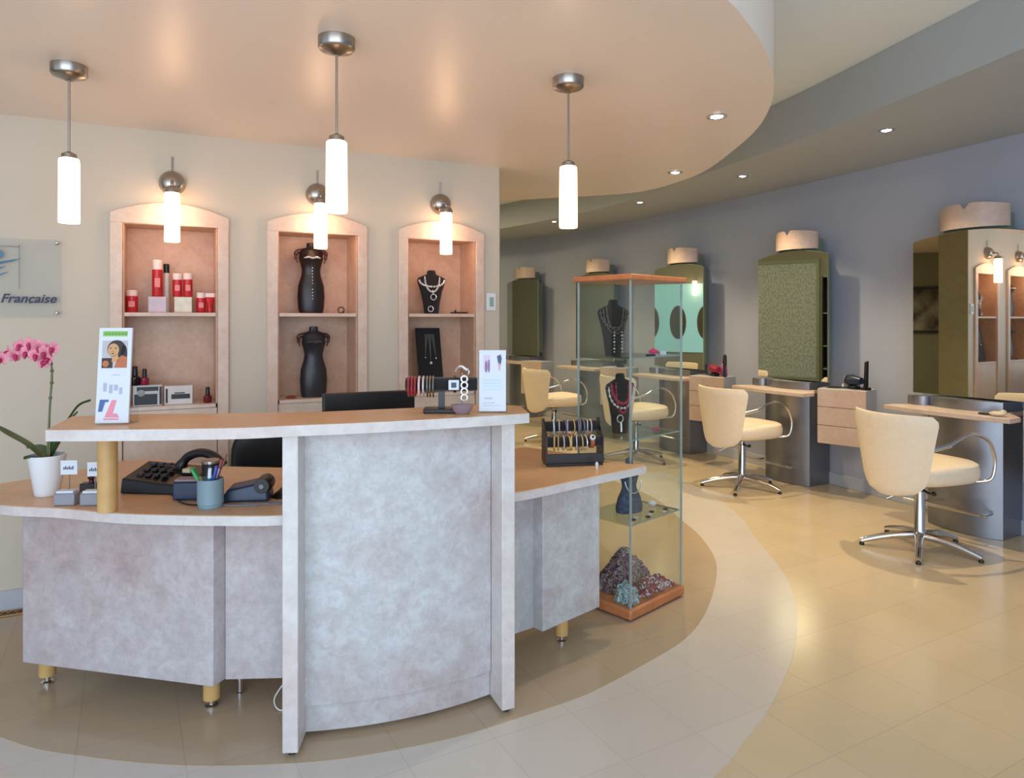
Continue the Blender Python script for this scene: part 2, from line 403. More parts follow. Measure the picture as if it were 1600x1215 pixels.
def downlight(px, py, z, label, r=.05, e=34):
    x, y = at(px, py, z) if py > HZ else ((px - CX) / F * ((z - CH) * F / (HZ - py)), (z - CH) * F / (HZ - py))
    t = thing('ceiling_downlight', label, 'downlight', (x, y, z), 0, 'recessed ceiling downlights')
    b = MB(); b.loft([[(q * cos(2 * pi * i / 28), q * sin(2 * pi * i / 28), h) for i in range(28)] for q, h in ((r, -.0005), (r, -.005), (r * .72, -.006), (r * .70, -.001))], cap=False); b.build('trim_ring', M_CHROME, t)
    b = MB(); b.lathe([(r * .55, -.001), (r * .4, -.004), (.01, -.006)], (0, 0, 0), 24); b.build('lamp_lens', M_BULB, t)
    l = bpy.data.lights.new('downlight_beam', 'SPOT'); l.energy = e; l.color = (1, .80, .50); l.spot_size = radians(105); l.spot_blend = .8; l.shadow_soft_size = .025
    lo = bpy.data.objects.new('downlight_beam', l); C.objects.link(lo); lo.parent = t; lo.location = (0, 0, -.02)
    return t
downlight(1120, 181, HC, 'larger round downlight in the oval ceiling, near its right rim')
downlight(1055, 269, HC, 'small round downlight in the oval ceiling, at its far rim')
downlight(1385, 203, HS, 'nearest round downlight in the grey outer soffit', e=85)
downlight(1160, 275, HS, 'second round downlight along the grey outer soffit from the front', e=85)
downlight(1000, 316, HS, 'third round downlight along the grey outer soffit, under the oval rim', e=75)
downlight(866, 346, HS, 'farthest round downlight in the soffit, just left of the right pendant shade', e=60)
for x, y, z in ((-1.4, 6.9, HU), (-1.6, 9.0, HU)):  # fill lights added to brighten the closed back room, no fixtures
    l = bpy.data.lights.new('back_room_fill', 'AREA'); l.energy = 30; l.color = (1, .86, .55); l.size = .5
    lo = bpy.data.objects.new('back_room_fill', l); C.objects.link(lo); lo.location = (x, y, z - .05)

# ------------------------------------------------------------------ reception desk
ZD, ZC = .75, 1.07
desk_t = thing('reception_desk', 'stone-laminate reception desk with raised curved counter and low work surface', 'desk', (-.4, 2.7, 0))
def L(pts): return [(p[0] + .4, p[1] - 2.7) for p in pts]
front = [at(px, py, ZD) for px, py in ((0, 787.5), (91, 793), (184, 801), (274, 804), (350, 805), (440, 804), (560, 792), (700, 778), (812, 768), (900, 750), (1010, 727))]
front = [(p[0], p[1]) for p in smooth([(-2.05, 2.60, 0)] + [(p[0], p[1], 0) for p in front], 4)]
back = [(.600, 3.125), (.535, 3.125), (.27, 3.385), (.08, 3.54), (-.25, 3.42), (-.6, 3.18), at(438, 730, ZD), at(350, 728, ZD), at(228, 716, ZD), at(189, 720, ZD), at(100, 739, ZD), at(0, 755, ZD), (-2.2, 2.72)]
b = MB(); b.prism(L(front + back), ZD - .035, ZD); b.m = 0
ws = b.build('worktop', [M_LAMT], desk_t, bev=.003)
edge_pts = L(front)
b = MB(); b.loft([[(p[0], p[1] - .003, ZD - .034), (p[0], p[1] - .0005, ZD - .034), (p[0], p[1] - .0005, ZD - .002), (p[0], p[1] - .003, ZD - .002)] for p in edge_pts]); b.build('worktop_edging', M_LAME, desk_t)
cf = [at(px, py, ZC) for px, py in ((72, 671), (184, 670.5), (300, 669), (380, 667.5), (460, 664), (560, 660), (680, 654), (785, 648), (827, 645))]
cf = [(p[0], p[1]) for p in smooth([(p[0], p[1], 0) for p in cf], 4)]
cb = [at(px, py, ZC) for px, py in ((814, 634), (760, 631.5), (640, 637), (500, 643), (340, 645.5), (210, 646.5), (112, 650))]
b = MB(); b.prism(L(cf + cb), ZC - .036, ZC); b.build('counter_top', M_LAMT, desk_t, bev=.003)
cfl = L(cf)
b = MB(); b.loft([[(p[0], p[1] - .003, ZC - .035), (p[0], p[1] - .0005, ZC - .035), (p[0], p[1] - .0005, ZC - .001), (p[0], p[1] - .003, ZC - .001)] for p in cfl]); b.build('counter_edging', M_LAME, desk_t)
# curved front panel
a0, a1 = Vector((-.715, 2.300)), Vector((-.078, 2.535))
dirp = (a1 - a0).normalized(); nn = Vector((dirp.y, -dirp.x)); K = 20
arc = [a0 + (a1 - a0) * k / K + nn * .045 * (1 - (2 * k / K - 1) ** 2) for k in range(K + 1)]
arcb = [p - nn * .022 for p in reversed(arc)]
b = MB(); b.prism(L(arc + arcb), .115, ZC - .037); b.build('curved_front_panel', M_LAM, desk_t)
arc2 = [p - nn * .013 for p in arc]; b = MB(); b.prism(L(arc2 + [p - nn * .030 for p in reversed(arc)]), .022, .109); b.build('kick_board', M_LAM, desk_t)
def fin_panel(p, q, w):
    """upright slab from front point p to back point q"""
    p, q = Vector(p), Vector(q); d = (q - p).normalized(); n = Vector((d.y, -d.x)) * w / 2
    b = MB(); b.prism(L([p + n, p - n, q - n, q + n]), .018, ZC - .037); o = b.build('side_panel', M_LAME, desk_t, bev=.003)
    for s in (.03, (q - p).length - .04):
        c = p + d * s; b = MB(); b.lathe([(.014, .0035), (.014, .010), (.008, .018)], (c.x + .4, c.y - 2.7, 0), 16); b.build('foot', M_BLACK, desk_t)
fin_panel((-.708, 2.205), (-.735, 2.62), .050)
fin_panel((-.012, 2.452), (-.135, 2.735), .050)
# low cabinets
A, B_, C_ = at(35, 1035, .12), at(333, 1073, .12), at(352, 1061, .12)
zt = ZD - .036
b = MB(); b.prism(L([A, B_, (B_[0] + .06, B_[1] + .16), (B_[0] + .06, B_[1] + .42), (A[0] + .18, A[1] + .42)]), .12, zt); b.build('left_cabinet', M_LAMP, desk_t, bev=.003)
b = MB(); b.prism(L([(C_[0] + .001, C_[1]), (-.745, 2.478), (-.745, 2.498), (C_[0] + .007, C_[1] + .02)]), .12, zt); b.build('recessed_panel', M_LAMP, desk_t)
E, G, H = at(848, 987, .12), at(937, 948, .12), at(828, 982, .12)
dv = (Vector(G) - Vector(E)).normalized(); pv = Vector((-dv.y, dv.x))
b = MB(); b.prism(L([E, G, Vector(G) + pv * .22, Vector(E) + pv * .22 ]), .12, zt); b.build('right_cabinet', M_LAM, desk_t, bev=.003)
Hv = Vector(E) + pv * .055
b = MB(); b.prism(L([(-.05, 2.775), (Hv.x - .002, Hv.y - .0), (Hv.x + .008, Hv.y + .02), (-.05, 2.795)]), .12, zt); b.build('recessed_panel', M_LAM, desk_t)
for px, py in ((66, 1074), (325, 1112)):
    x, y = at(px, py, 0); y += .03
    b = MB(); b.lathe([(.029, .035), (.029, .1195)], (x + .4, y - 2.7, 0), 24); b.build('leg', M_OAK, desk_t)
    b = MB(); b.lathe([(.022, .0035), (.022, .010), (.010, .014), (.010, .035)], (x + .4, y - 2.7, 0), 20); b.build('foot', M_CHROME, desk_t)
x, y = at(878, 1006, 0); x -= 0; y += .02
b = MB(); b.lathe([(.029, .035), (.029, .1195)], (x + .4, y - 2.7, 0), 24); b.build('leg', M_OAK, desk_t)
b = MB(); b.lathe([(.022, .0035), (.022, .010), (.010, .014), (.010, .035)], (x + .4, y - 2.7, 0), 20); b.build('foot', M_CHROME, desk_t)
x, y = at(375, 1085, 0); b = MB(); b.lathe([(.014, .0035), (.014, .012), (.009, .014), (.009, zt)], (x + .4, y - 2.7, 0), 16); b.build('leg', M_CHROME, desk_t)
px_, py_ = (168 - CX) / F * 2.352, 2.352
b = MB(); b.lathe([(.031, ZD + .0005), (.031, ZC - .0365)], (px_ + .4, py_ - 2.7, 0), 28); b.build('wooden_post', M_OAK, desk_t)
# cable hanging under the desk
b = MB(); b.tube(smooth([(-.80, 2.53, .12), (-.83, 2.52, .08), (-.86, 2.50, .03), (-.83, 2.47, .0075), (-.78, 2.50, .0075), (-.77, 2.6, .0075)], 6), .0025, 6)
tag(b.build('power_cable', M_WHITE), 'thin white cable drooping to the floor left of the tall counter side panel', 'cable')

# ------------------------------------------------------------------ acrylic wall sign
ur = .2525
t = thing('wall_sign', 'clear acrylic wall sign with blue logo and navy italic lettering', 'sign', WP(ur, 0, 1.60), WA)
b = MB(); b.box(-.95, 0, -.026, -.020, -.188, .192); b.build('acrylic_panel', M_ACRYL, t)
b = MB()
for x in (-.02, -.93):
    for z in (-.165, .178):
        b2 = MB(); b2.M = Matrix.Translation((x, 0, z)) @ Matrix.Rotation(pi / 2, 4, 'X'); b2.lathe([(.007, .0005), (.007, .029), (.004, .032)], (0, 0, 0), 14); b2.build('standoff', M_NICKEL, t)
me = text_mesh('Française', .060, .001, .30, .0011, 'RIGHT')
me.materials.append(mat('navy lettering', '#1d2850', .5))
o = bpy.data.objects.new('lettering', me); C.objects.link(o); o.parent = t; o.rotation_euler = (pi / 2, 0, 0); o.location = (-.022, -.0275, -.115)
b = MB(); xr = .083 - ur
for x0, x1, z0, z1 in ((-.45, xr, .152, .155), (xr - .003, xr, -.05, .165), (-.45, -.447, -.05, .152)): b.box(x0, x1, -.0275, -.0265, z0, z1)
b.m = 1; b.M = Matrix.Translation((-.262, -.027, .115)); b.ball((0, 0, 0), (.026, .0012, .024), 16); b.M = None
for (x0, z0, x1, z1, w) in ((-.42, .045, -.165, .098, .010), (-.36, .02, -.225, .058, .009), (-.36, -.012, -.215, .032, .008), (-.40, .06, -.19, .085, .006)):
    n = 8; pts = [(x0 + (x1 - x0) * k / n, -.027, z0 + (z1 - z0) * (k / n) ** 1.5) for k in range(n + 1)]
    b.tube(pts, [.0005 + .5 * w * sin(pi * (k + .3) / (n + .6)) for k in range(n + 1)], 6)
b.build('logo', [mat('sign grey line', '#6f8088', .5), mat('sign blue', '#3f7fae', .5)], t)

# thermostat plate by the wall end
u, z = UZ(766.5, 471.5)
t = thing('wall_thermostat', 'small white wall control plate right of the necklace niche', 'wall control', WP(u, 0, z), WA)
b = MB(); b.box(-.034, .034, -.012, -.0005, -.056, .056); b.build('cover_plate', M_WHITE, t, bev=.003)
b = MB(); b.box(-.012, .016, -.0145, -.0125, -.03, .03); b.build('display', mat('pale green display', '#8fb0a4', .4), t, bev=.001)
# floor register at the foot of the left wall
t = thing('floor_register', 'bronze lattice floor vent strip below the left wall', 'vent', WP(-.25, .06, .0), WA)
b = MB(); b.box(-.55, .50, -.035, .03, .0005, .006); b.build('tray', mat('dark bronze', '#5a3f22', .6), t)
b = MB()
for k in range(34):
    x = -.53 + k * .03; b.tube([(x, -.03, .008), (x + .03, .025, .008)], .0022, 4); b.tube([(x + .03, -.03, .008), (x, .025, .008)], .0022, 4)
b.box(-.55, .50, -.035, -.030, .004, .011); b.box(-.55, .50, .025, .03, .004, .011)
b.build('lattice', mat('bronze lattice', '#b08d5e', .45, .5), t)

# ------------------------------------------------------------------ products in niche 1
def bottle(b, h, r, cap=.28, m0=0, m1=1, x=0, y=0, z=0):
    b.m = m0; b.lathe([(r * .92, 0), (r, .004), (r, h * (1 - cap))], (x, y, z), 20)
    b.m = m1; b.lathe([(r * .9, h * (1 - cap) + .0005), (r * .94, h - .003), (r * .86, h)], (x, y, z), 20)
def red_product(px, h, r, label, zb=1.44, w=-.10, tubey=False):
    u = U(px, w); t = thing('product_bottle', label, 'bottle', WP(u, w, zb + .0005), WA, 'red hair products in the left niche')
    b = MB()
    if tubey:
        n = 18; rings = []
        for k in range(7):
            s = k / 6; zz = .03 + s * (h - .03)
            rx = r * (.8 + .35 * s); ry = r * (1 - s) * .8 + .003
            rings.append([(rx * cos(2 * pi * i / n), ry * sin(2 * pi * i / n), zz) for i in range(n)])
        b.loft(rings); b.build('body', M_RED, t)
        b = MB(); b.lathe([(r * .8, 0), (r * .8, .0295)], (0, 0, 0), 18); b.build('cap', M_RED, t)
        b = MB(); b.box(-r * 1.17, r * 1.17, -.006, .006, h - .004, h + .018); b.build('crimped_end', M_PINKC, t)
    else:
        b.lathe([(r * .92, 0), (r, .004), (r, h * .73), (r * .95, h * .735)], (0, 0, 0), 20); b.build('body', M_RED, t)
        b = MB(); b.lathe([(r * .93, h * .736), (r * .96, h - .004), (r * .88, h)], (0, 0, 0), 20); b.build('cap', M_PINKC, t)
        b = MB(); b.box(-r * .5, r * .5, -r - .0008, -r * .86, h * .25, h * .5); b.build('product_label', mat('pale label', '#e58a88', .5), t)
red_product(206, .118, .029, 'squat red bottle with pale cap standing alone at the left of the niche')
def stand_block(px, label, m):
    u = U(px, -.09); o = MB().box(-.043, .043, -.04, .04, .0005, .085).build('display_block', m, None, bev=.003, loc=WP(u, -.09, 1.44), rz=WA)
    tag(o, label, 'display block', 'pale blocks under the red products')
stand_block(246, 'pale lilac box under the tall red bottle in the left niche', mat('lilac box', '#cfc0cd', .5))
stand_block(286, 'cream green-marked box under the pair of red bottles', mat('cream box', '#dcdccb', .5, var=.12, scale=30))
red_product(246, .195, .026, 'tallest red bottle with pale cap on the lilac box', 1.526, -.09)
u = U(260, -.13); t = thing('product_spray', 'slim white spray bottle with black cap beside the tallest red bottle', 'bottle', WP(u, -.14, 1.4405), WA)
b = MB(); b.lathe([(.014, 0), (.015, .003), (.015, .215)], (0, 0, 0), 18); b.build('body', mat('spray white', '#d9cfca', .35), t)
b = MB(); b.lathe([(.015, .2155), (.015, .262), (.012, .265)], (0, 0, 0), 18); b.build('cap', M_BLACK, t)
red_product(277, .125, .024, 'left one of the red bottle pair on the cream box', 1.526, -.09)
red_product(293.5, .128, .024, 'right one of the red bottle pair on the cream box', 1.526, -.09)
red_product(314, .110, .024, 'red bottle with pale cap at the right of the niche, beside the tube', 1.44, -.09)
red_product(328, .09, .020, 'flared red tube standing on its cap by the niche right wall', 1.44, -.09, True)
# lower shelf of niche 1
def polish(px, w, zb, h, label, col):
    t = thing('nail_polish', label, 'nail polish', WP(U(px, w), w, zb + .0005), WA, 'nail polish bottles in the left niche')
    r = h * .25
    b = MB(); b.lathe([(r * .9, 0), (r, .004), (r, h * .42), (r * .5, h * .5)], (0, 0, 0), 18); b.build('bottle', mat('polish ' + col, col, .15), t)
    b = MB(); b.lathe([(r * .55, h * .505), (r * .48, h * .95), (r * .4, h)], (0, 0, 0), 14); b.build('cap', M_BLACK, t)
polish(324.5, -.06, .95, .085, 'dark red nail polish alone at the right end of the lower shelf', '#6a1a20')
t = thing('boxed_kit', 'black and white product box with pictured panel, left on the lower shelf', 'box', WP(U(231, -.06), -.06, .9505), WA)
b = MB(); b.box(-.068, .068, -.03, .03, 0, .108); b.build('carton', mat('grey white card', '#c9c9cc', .5), t, bev=.002)
b = MB(); b.box(-.062, .045, -.0315, -.0305, .006, .062); b.box(-.05, .05, -.0315, -.0305, .078, .1); b.box(.055, .066, -.0315, -.0305, .006, .1); b.build('printed_panel', M_BLACK, t)
b = MB(); b.ball((-.03, -.0318, .068), (.018, .001, .018), 12); b.build('round_badge', mat('badge grey', '#8e9a96', .5), t)
polish(226, -.05, 1.059, .085, 'magenta nail polish on top of the black and white box', '#8a2040')
polish(211, -.05, 1.059, .10, 'black nail polish on the box, half hidden by the leaflet', '#1a1014')
t = thing('boxed_kit', 'white product box with small dark print, right on the lower shelf', 'box', WP(U(279, -.06), -.06, .9505), WA)
b = MB(); b.box(-.068, .068, -.025, .025, 0, .100); b.build('carton', mat('soft white card', '#d9d4d2', .5), t, bev=.002)
b = MB(); b.box(-.062, -.052, -.0265, -.0255, .01, .085); b.box(-.035, .055, -.0265, -.0255, .03, .055); b.box(-.02, .03, -.0265, -.0255, .058, .064); b.build('printed_panel', M_BLACK, t)

# ------------------------------------------------------------------ torsos and jewellery in niches 2, 3
def torso(px, zb, label, mcol, band):
    w = -.10; t = thing('corset_torso', label, 'torso display', WP(U(px, w), w, zb + .0005), WA, 'corset torso displays in the middle niche')
    P = [(0, .060, .045), (.03, .066, .05), (.10, .070, .052), (.16, .066, .048), (.22, .050, .040), (.25, .047, .038), (.29, .055, .046), (.315, .062, .054), (.335, .060, .044), (.36, .062, .036), (.375, .050, .030), (.385, .024, .022), (.41, .022, .020), (.413, .010, .01)]
    n = 32; b = MB(); rings = []
    for z, rx, ry in P:
        rg = []
        for i in range(n):
            a = 2 * pi * i / n; bust = .014 * max(0, 1 - abs(z - .315) / .035) * max(0, -sin(a)) * abs(sin(2 * a))
            rg.append((rx * 1.12 * cos(a), ry * sin(a) - bust, z))
        rings.append(rg)
    b.loft(rings); b.build('body', mcol, t)
    for s in (-1, 1):
        b = MB(); b.tube(smooth([(s * .045, 0, .365), (s * .075, .0, .36), (s * .086, .002, .345), (s * .084, .004, .32), (s * .076, .0, .295)], 5), [.013] * 6 + [.012] * 5 + [.009] * 5 + [.004] * 5, 10); b.build('arm', mat('brown lacquer', '#4a2c22', .3), t)
    b = MB()
    for k in range(14): b.ball((0, -.045 - (.006 if 2 < k < 7 else 0), .03 + k * .018), (.0035, .003, .004), 8)
    b.build('front_lacing', band, t)
    b = MB(); b.tube(smooth([(-.045, -.040, .318), (-.025, -.062, .325), (0, -.052, .32), (.025, -.062, .325), (.045, -.040, .318)], 4), .006, 8); b.build('bust_trim', band, t)
torso(486, 1.44, 'black corset torso display on the upper shelf, under the wall lamp', mat('black satin', '#1f1618', .35, var=.1), M_SILVER)
torso(490, .95, 'grey corset torso display on the lower shelf of the middle niche', mat('charcoal satin', '#2c2b30', .35, var=.1), mat('dull grey trim', '#4c4a50', .4))
t = thing('jewellery_ring', 'small curled bronze bangle right of the upper torso', 'bangle', WP(U(533, -.12), -.12, 1.4605), WA)
b = MB(); b.ring((0, 0, 0), .018, .0035, 'y'); b.build('hoop', mat('bronze', '#5b3a28', .35, .6), t)
b = MB(); b.ball((.012, 0, -.012), .008); b.build('bead', mat('bronze', '#5b3a28'), t)
u = U(455, -.06); o = MB().ball((0, 0, .008), (.03, .02, .0075), 14).build('red_trinket', mat('red enamel', '#9a3224', .4), None, loc=WP(u, -.06, .9505), rz=WA)
tag(o, 'flat red trinket on the lower shelf left of the grey torso', 'trinket')
u = U(535, -.06)
t = thing('bead_strand', 'small strand of pinkish beads lying right of the grey torso', 'beads', WP(u, -.06, .9505), WA)
b = MB()
for k in range(16): b.ball((-.06 + k * .008, .01 * sin(k), .005), .005, 8)
b.build('beads', mat('pink bead', '#b98a78', .3), t)

def bust(name, label, cat, loc, rz, h, w, m, group=None, tilt=0.0):
    """flat-backed neck-and-shoulders jewellery display"""
    t = thing(name, label, cat, loc, rz, group)
    P = [(0, .50, .34), (.04, .52, .32), (.25, .60, .26), (.5, .76, .22), (.68, .94, .20), (.76, 1.0, .20), (.82, .94, .17), (.87, .62, .14), (.91, .32, .13), (.97, .30, .13), (1.0, .22, .10)]
    b = MB(); n = 26
    b.loft([[(w / 2 * a * cos(2 * pi * i / n), w * .5 * d * sin(2 * pi * i / n) + tilt * z * h, z * h) for i in range(n)] for z, a, d in P])
    b.build('bust_form', m, t)
    return t
def drape(t, h, w, name, m, spec, r=.0022, beads=None, tilt=0.0):
    """necklace hanging on a bust: spec = (half width, top, bottom) fractions"""
    hw, top, bot = spec; b = MB(); pts = []
    for k in range(25):
        a = pi * k / 24; x = -hw * w * cos(a)
        z = (top - (top - bot) * sin(a) ** .9) * h
        f = z / h; dep = .10 + .10 * (1 - abs(f - .7)) if f > .3 else .16
        pts.append((x, -w * .5 * .24 - .004 + .25 * w * abs(x / w) ** 1.2 + tilt * z, z))
    b.tube(pts, r, 6)
    if beads:
        for k in range(1, 24, beads): b.ball(pts[k], r * 2.4, 8)
    return b.build(name, m, t)
u = U(674, -.10)
t = bust('necklace_bust', 'black velvet neck bust with silver necklaces on the upper shelf of the right niche', 'jewellery display', WP(u, -.10, 1.4405), WA, .275, .19, M_VELVET)
drape(t, .275, .19, 'necklace', M_SILVER, (.26, .86, .50), .003, 1); drape(t, .275, .19, 'necklace', M_SILVER, (.44, .78, .62), .0035, 2)
b = MB(); b.ring((.004, -.030, .105), .018, .0035, 'y'); b.ring((-.016, -.034, .030), .017, .0035, 'y'); b.tube([(0, -.028, .15), (.002, -.03, .122)], .003); b.build('pendant', M_SILVER, t)
u = U(718, -.10)
t = thing('jewellery_pile', 'low dark bracelet lying on the upper shelf beside the black neck bust', 'bracelet', WP(u, -.10, 1.4415), WA)
b = MB(); b.M = None
for k in range(9): b.ball((-.055 + k * .013, 0, .007 + (.006 if k == 2 else 0)), (.008, .010, .006 + (.008 if k == 2 else 0)), 8)
b.build('links', M_BLACK, t)
# leaning necklace board on the lower shelf of niche 3
u = U(673, -.08)
t = thing('necklace_stand', 'black leaning necklace board with pendants on the lower shelf of the right niche', 'jewellery display', WP(u, -.08, .9505), WA)
b = MB(); b.add([(-.078, -.03, 0), (.082, -.03, 0), (.082, .0, 0), (-.078, .0, 0), (-.09, .04, .40), (.075, .04, .40), (.075, .05, .40), (-.09, .05, .40)], [(3, 2, 1, 0), (4, 5, 6, 7), (0, 1, 5, 4), (1, 2, 6, 5), (2, 3, 7, 6), (3, 0, 4, 7)]); b.build('board', M_VELVET, t, bev=.004)
b = MB(); b.add([(-.02, .01, 0), (.02, .01, 0), (.02, .09, 0), (-.02, .09, 0), (-.02, .045, .3), (.02, .045, .3), (.02, .05, .3), (-.02, .05, .3)], [(3, 2, 1, 0), (4, 5, 6, 7), (0, 1, 5, 4), (1, 2, 6, 5), (2, 3, 7, 6), (3, 0, 4, 7)]); b.build('easel_back', M_BLACK, t)
def bz(z): return -.036 + .175 * z
for x, z0, r in ((-.035, .22, .005), (0, .19, .010), (.035, .215, .006)):
    b = MB(); b.tube([(x * .6 - .006, bz(.36), .36), (x, bz(z0), z0), (x * .6 + .006, bz(.36), .36)], .0013, 6); b.ball((x, bz(z0) - .004, z0 - r), r, 10); b.build('pendant_necklace', M_SILVER, t)

# ------------------------------------------------------------------ counter-top items
def leaflet_holder(loc, rz, w, h, label, kind):
    t = thing('leaflet_holder', label, 'leaflet holder', loc, rz)
    tl = .10
    def sl(y, z): return y + tl * z
    b = MB(); b.add([(-w/2-.004, -.002, 0), (w/2+.004, -.002, 0), (w/2+.004, .002, 0), (-w/2-.004, .002, 0)] + [(-w/2-.004, tl*h*.97-.002, h*.97), (w/2+.004, tl*h*.97-.002, h*.97), (w/2+.004, tl*h*.97+.002, h*.97), (-w/2-.004, tl*h*.97+.002, h*.97)], [(3,2,1,0),(4,5,6,7),(0,1,5,4),(1,2,6,5),(2,3,7,6),(3,0,4,7)])
    b.box(-w/2-.004, w/2+.004, .002, .055, 0, .003)
    b.add([(-w/2-.004, .055, 0), (w/2+.004, .055, 0), (w/2+.004, .058, 0), (-w/2-.004, .058, 0)] + [(-w/2-.004, tl*h*.8+.004, h*.8), (w/2+.004, tl*h*.8+.004, h*.8), (w/2+.004, tl*h*.8+.006, h*.8), (-w/2-.004, tl*h*.8+.006, h*.8)], [(3,2,1,0),(4,5,6,7),(0,1,5,4),(1,2,6,5),(2,3,7,6),(3,0,4,7)])
    b.build('stand', M_ACRYL, t)
    S = Matrix(((1, 0, 0, 0), (0, 1, tl, 0), (0, 0, 1, 0), (0, 0, 0, 1)))
    b = MB(S); b.box(-w/2, w/2, -.012, -.0028, .005, h); b.build('leaflets', M_PAPER, t, bev=.001)
    def dec(name, col, polys, lay=0):
        b = MB(S)
        for p in polys: b.xprism([(x * w, .005 + z * (h - .005)) for x, z in p], -.0128 - .0004 * lay, -.0121 - .0004 * lay)
        b.build(name, mat('print ' + col, col, .5, var=.04), t)
    def rect(x0, x1, z0, z1): return [(x0, z0), (x1, z0), (x1, z1), (x0, z1)]
    def ell(cx, cz, rx, rz_, n=18, rot=0): return [(cx + rx * cos(a) * cos(rot) - rz_ * sin(a) * sin(rot) * .4, cz + rz_ * sin(a) * cos(rot) + rx * cos(a) * sin(rot) * .4) for a in [2 * pi * k / n for k in range(n)]]
    if kind == 'portrait':
        dec('green_header', '#86b85a', [rect(-.38, .36, .91, .965)])
        dec('green_header', '#5f9a3c', [rect(-.32 + .1 * k, -.25 + .1 * k, .925, .95) for k in range(7)], 1)
        dec('portrait_background', '#b9b5ba', [rect(-.38, .38, .575, .865)])
        dec('portrait_hair', '#2b1c18', [ell(.05, .775, .28, .095), ell(.28, .72, .10, .10), rect(-.38, -.05, .575, .68)], 1)
        dec('portrait_face', '#c99868', [ell(-.04, .765, .17, .07), [(-.06, .70), (.1, .72), (.14, .64), (-.08, .64)]], 2)
        dec('portrait_features', '#5a3020', [ell(-.12, .785, .035, .006), ell(.03, .785, .035, .006), ell(-.05, .728, .04, .006), ell(-.05, .752, .02, .004)], 3)
        dec('portrait_shoulder', '#b8683c', [[(.0, .58), (.38, .58), (.38, .69), (.22, .71), (.08, .66)], ell(-.26, .62, .10, .035)], 2)
        dec('caption_lines', '#a9b4c8', [rect(-.05, .2, .50, .507), rect(-.3, -.2, .33, .42), rect(-.12, -.02, .31, .40), rect(.02, .14, .34, .40), rect(.18, .28, .30, .37)])
        dec('emblem_blue', '#3f62a0', [[(-.42, .12), (-.30, .12), (-.22, .22), (-.12, .22), (-.12, .245), (-.38, .245)]], 1)
        dec('emblem_pink', '#e48a9c', [[(-.22, .06), (.22, .06), (.14, .10), (.02, .10), (.12, .24), (-.02, .24)], rect(-.25, .2, .035, .05)], 1)
    else:
        dec('product_picture', '#d3c3dc', [rect(-.34, -.10, .66, .92)]); dec('product_picture', '#8a6a94', [ell(-.24, .73, .05, .10), ell(-.14, .74, .04, .11)], 1)
        dec('product_picture', '#4a5270', [[(.16, .9), (.30, .93), (.34, .86), (.28, .70), (.24, .70)]], 1); dec('product_picture', '#d8a6b4', [[(.22, .80), (.30, .76), (.27, .66), (.22, .68)]], 2)
        dec('caption_lines', '#b8d8e2', [rect(-.36, .36, .50 - .05 * k, .515 - .05 * k) for k in range(4)]); dec('caption_lines', '#b6c6cc', [rect(-.34, .1, .13, .145), rect(-.34, .3, .09, .10), rect(-.3, .0, .2, .23)])
    return t
leaflet_holder(((177 - CX) / F * 2.19, 2.19, ZC + .0005), .10, .100, .305, 'tall white leaflet stand with green header and woman portrait on the counter', 'portrait')
leaflet_holder(((770 - CX) / F * 2.50, 2.47, ZC + .0005), .0, .096, .222, 'white leaflet stand with pale blue text at the right end of the counter', 'text')
# monitor behind the counter
t = thing('computer_monitor', 'black computer monitor showing its back above the counter', 'monitor', (-.605, 2.93, ZD + .0005), .44)
b = MB(); b.box(-.195, .195, -.02, .015, .10, .347); b.build('housing', M_BLACK, t, bev=.006)
b = MB(); b.box(-.183, .183, .0152, .017, .112, .335); b.build('screen', mat('dark screen', '#1a2430', .1), t)
b = MB(); b.box(-.03, .03, -.045, -.0205, .012, .24); b.build('neck', M_BLACK, t, bev=.004)
b = MB(); b.lathe([(.11, 0), (.11, .006), (.09, .012)], (0, -.01, 0), 32); b.build('base', M_BLACK, t)
# T-bar with bracelets
tx, ty = (690 - CX) / F * 2.48, 2.48
t = thing('bracelet_bar', 'black T-shaped bracelet stand on the counter left of the small leaflet stand', 'jewellery display', (tx, ty, ZC + .0005), .05)
b = MB(); b.box(-.063, .063, -.04, .04, 0, .016); b.build('base', M_BLACK, t, bev=.003)
b = MB(); b.box(-.0115, .0115, -.009, .009, .0165, .075); b.build('post', M_BLACK, t)
b = MB(); b.M = Matrix.Translation((0, 0, .10)) @ Matrix.Rotation(pi / 2, 4, 'Y'); b.lathe([(.022, -.128), (.025, -.124), (.025, .124), (.022, .128)], (0, 0, 0), 20); b.build('crossbar', M_VELVET, t)
def bangle(x, z, label, m, r=.0028, R=.0305, sy=1.0, dx=0):
    w = Matrix.Translation((tx, ty, ZC)) @ Matrix.Rotation(.05, 4, 'Z') @ Vector((x, 0, z))
    o = MB().ring((0, 0, 0), R, r, 'x', 24, 6, sy).build('bracelet', m, None, loc=tuple(w), rz=.05 + dx)
    return tag(o, label, 'bracelet', 'bracelets hanging on the black T-bar')
PK = mat('red bead', '#a03038', .3, var=.4, scale=150); SB = M_SILVER
for k, x in enumerate((-.116, -.104, -.093)): bangle(x, .099 - .006, 'red and pink bead bracelet at the left end of the black T-bar', PK, .0042, .033)
bangle(-.079, .094, 'pale pink bracelet between the red and silver ones on the T-bar', mat('pale pink bead', '#e0b6b4', .3), .004, .034)
bangle(-.064, .094, 'smooth silver bracelet left of the T-bar post', SB, .0035, .034)
for x in (-.050, -.040, -.029): bangle(x, .092, 'thin grey chain bracelet just left of the T-bar post', M_NICKEL, .0028, .035, 1.05)
t2 = thing('wrist_watch', 'white square watch strapped on the black T-bar', 'watch', (tx + .045, ty - .001, ZC + .1005), .05)
b = MB(); b.ring((0, 0, 0), .0285, .0028, 'x'); b.ring((.005, 0, 0), .0285, .0028, 'x'); b.build('strap', M_BLACK, t2)
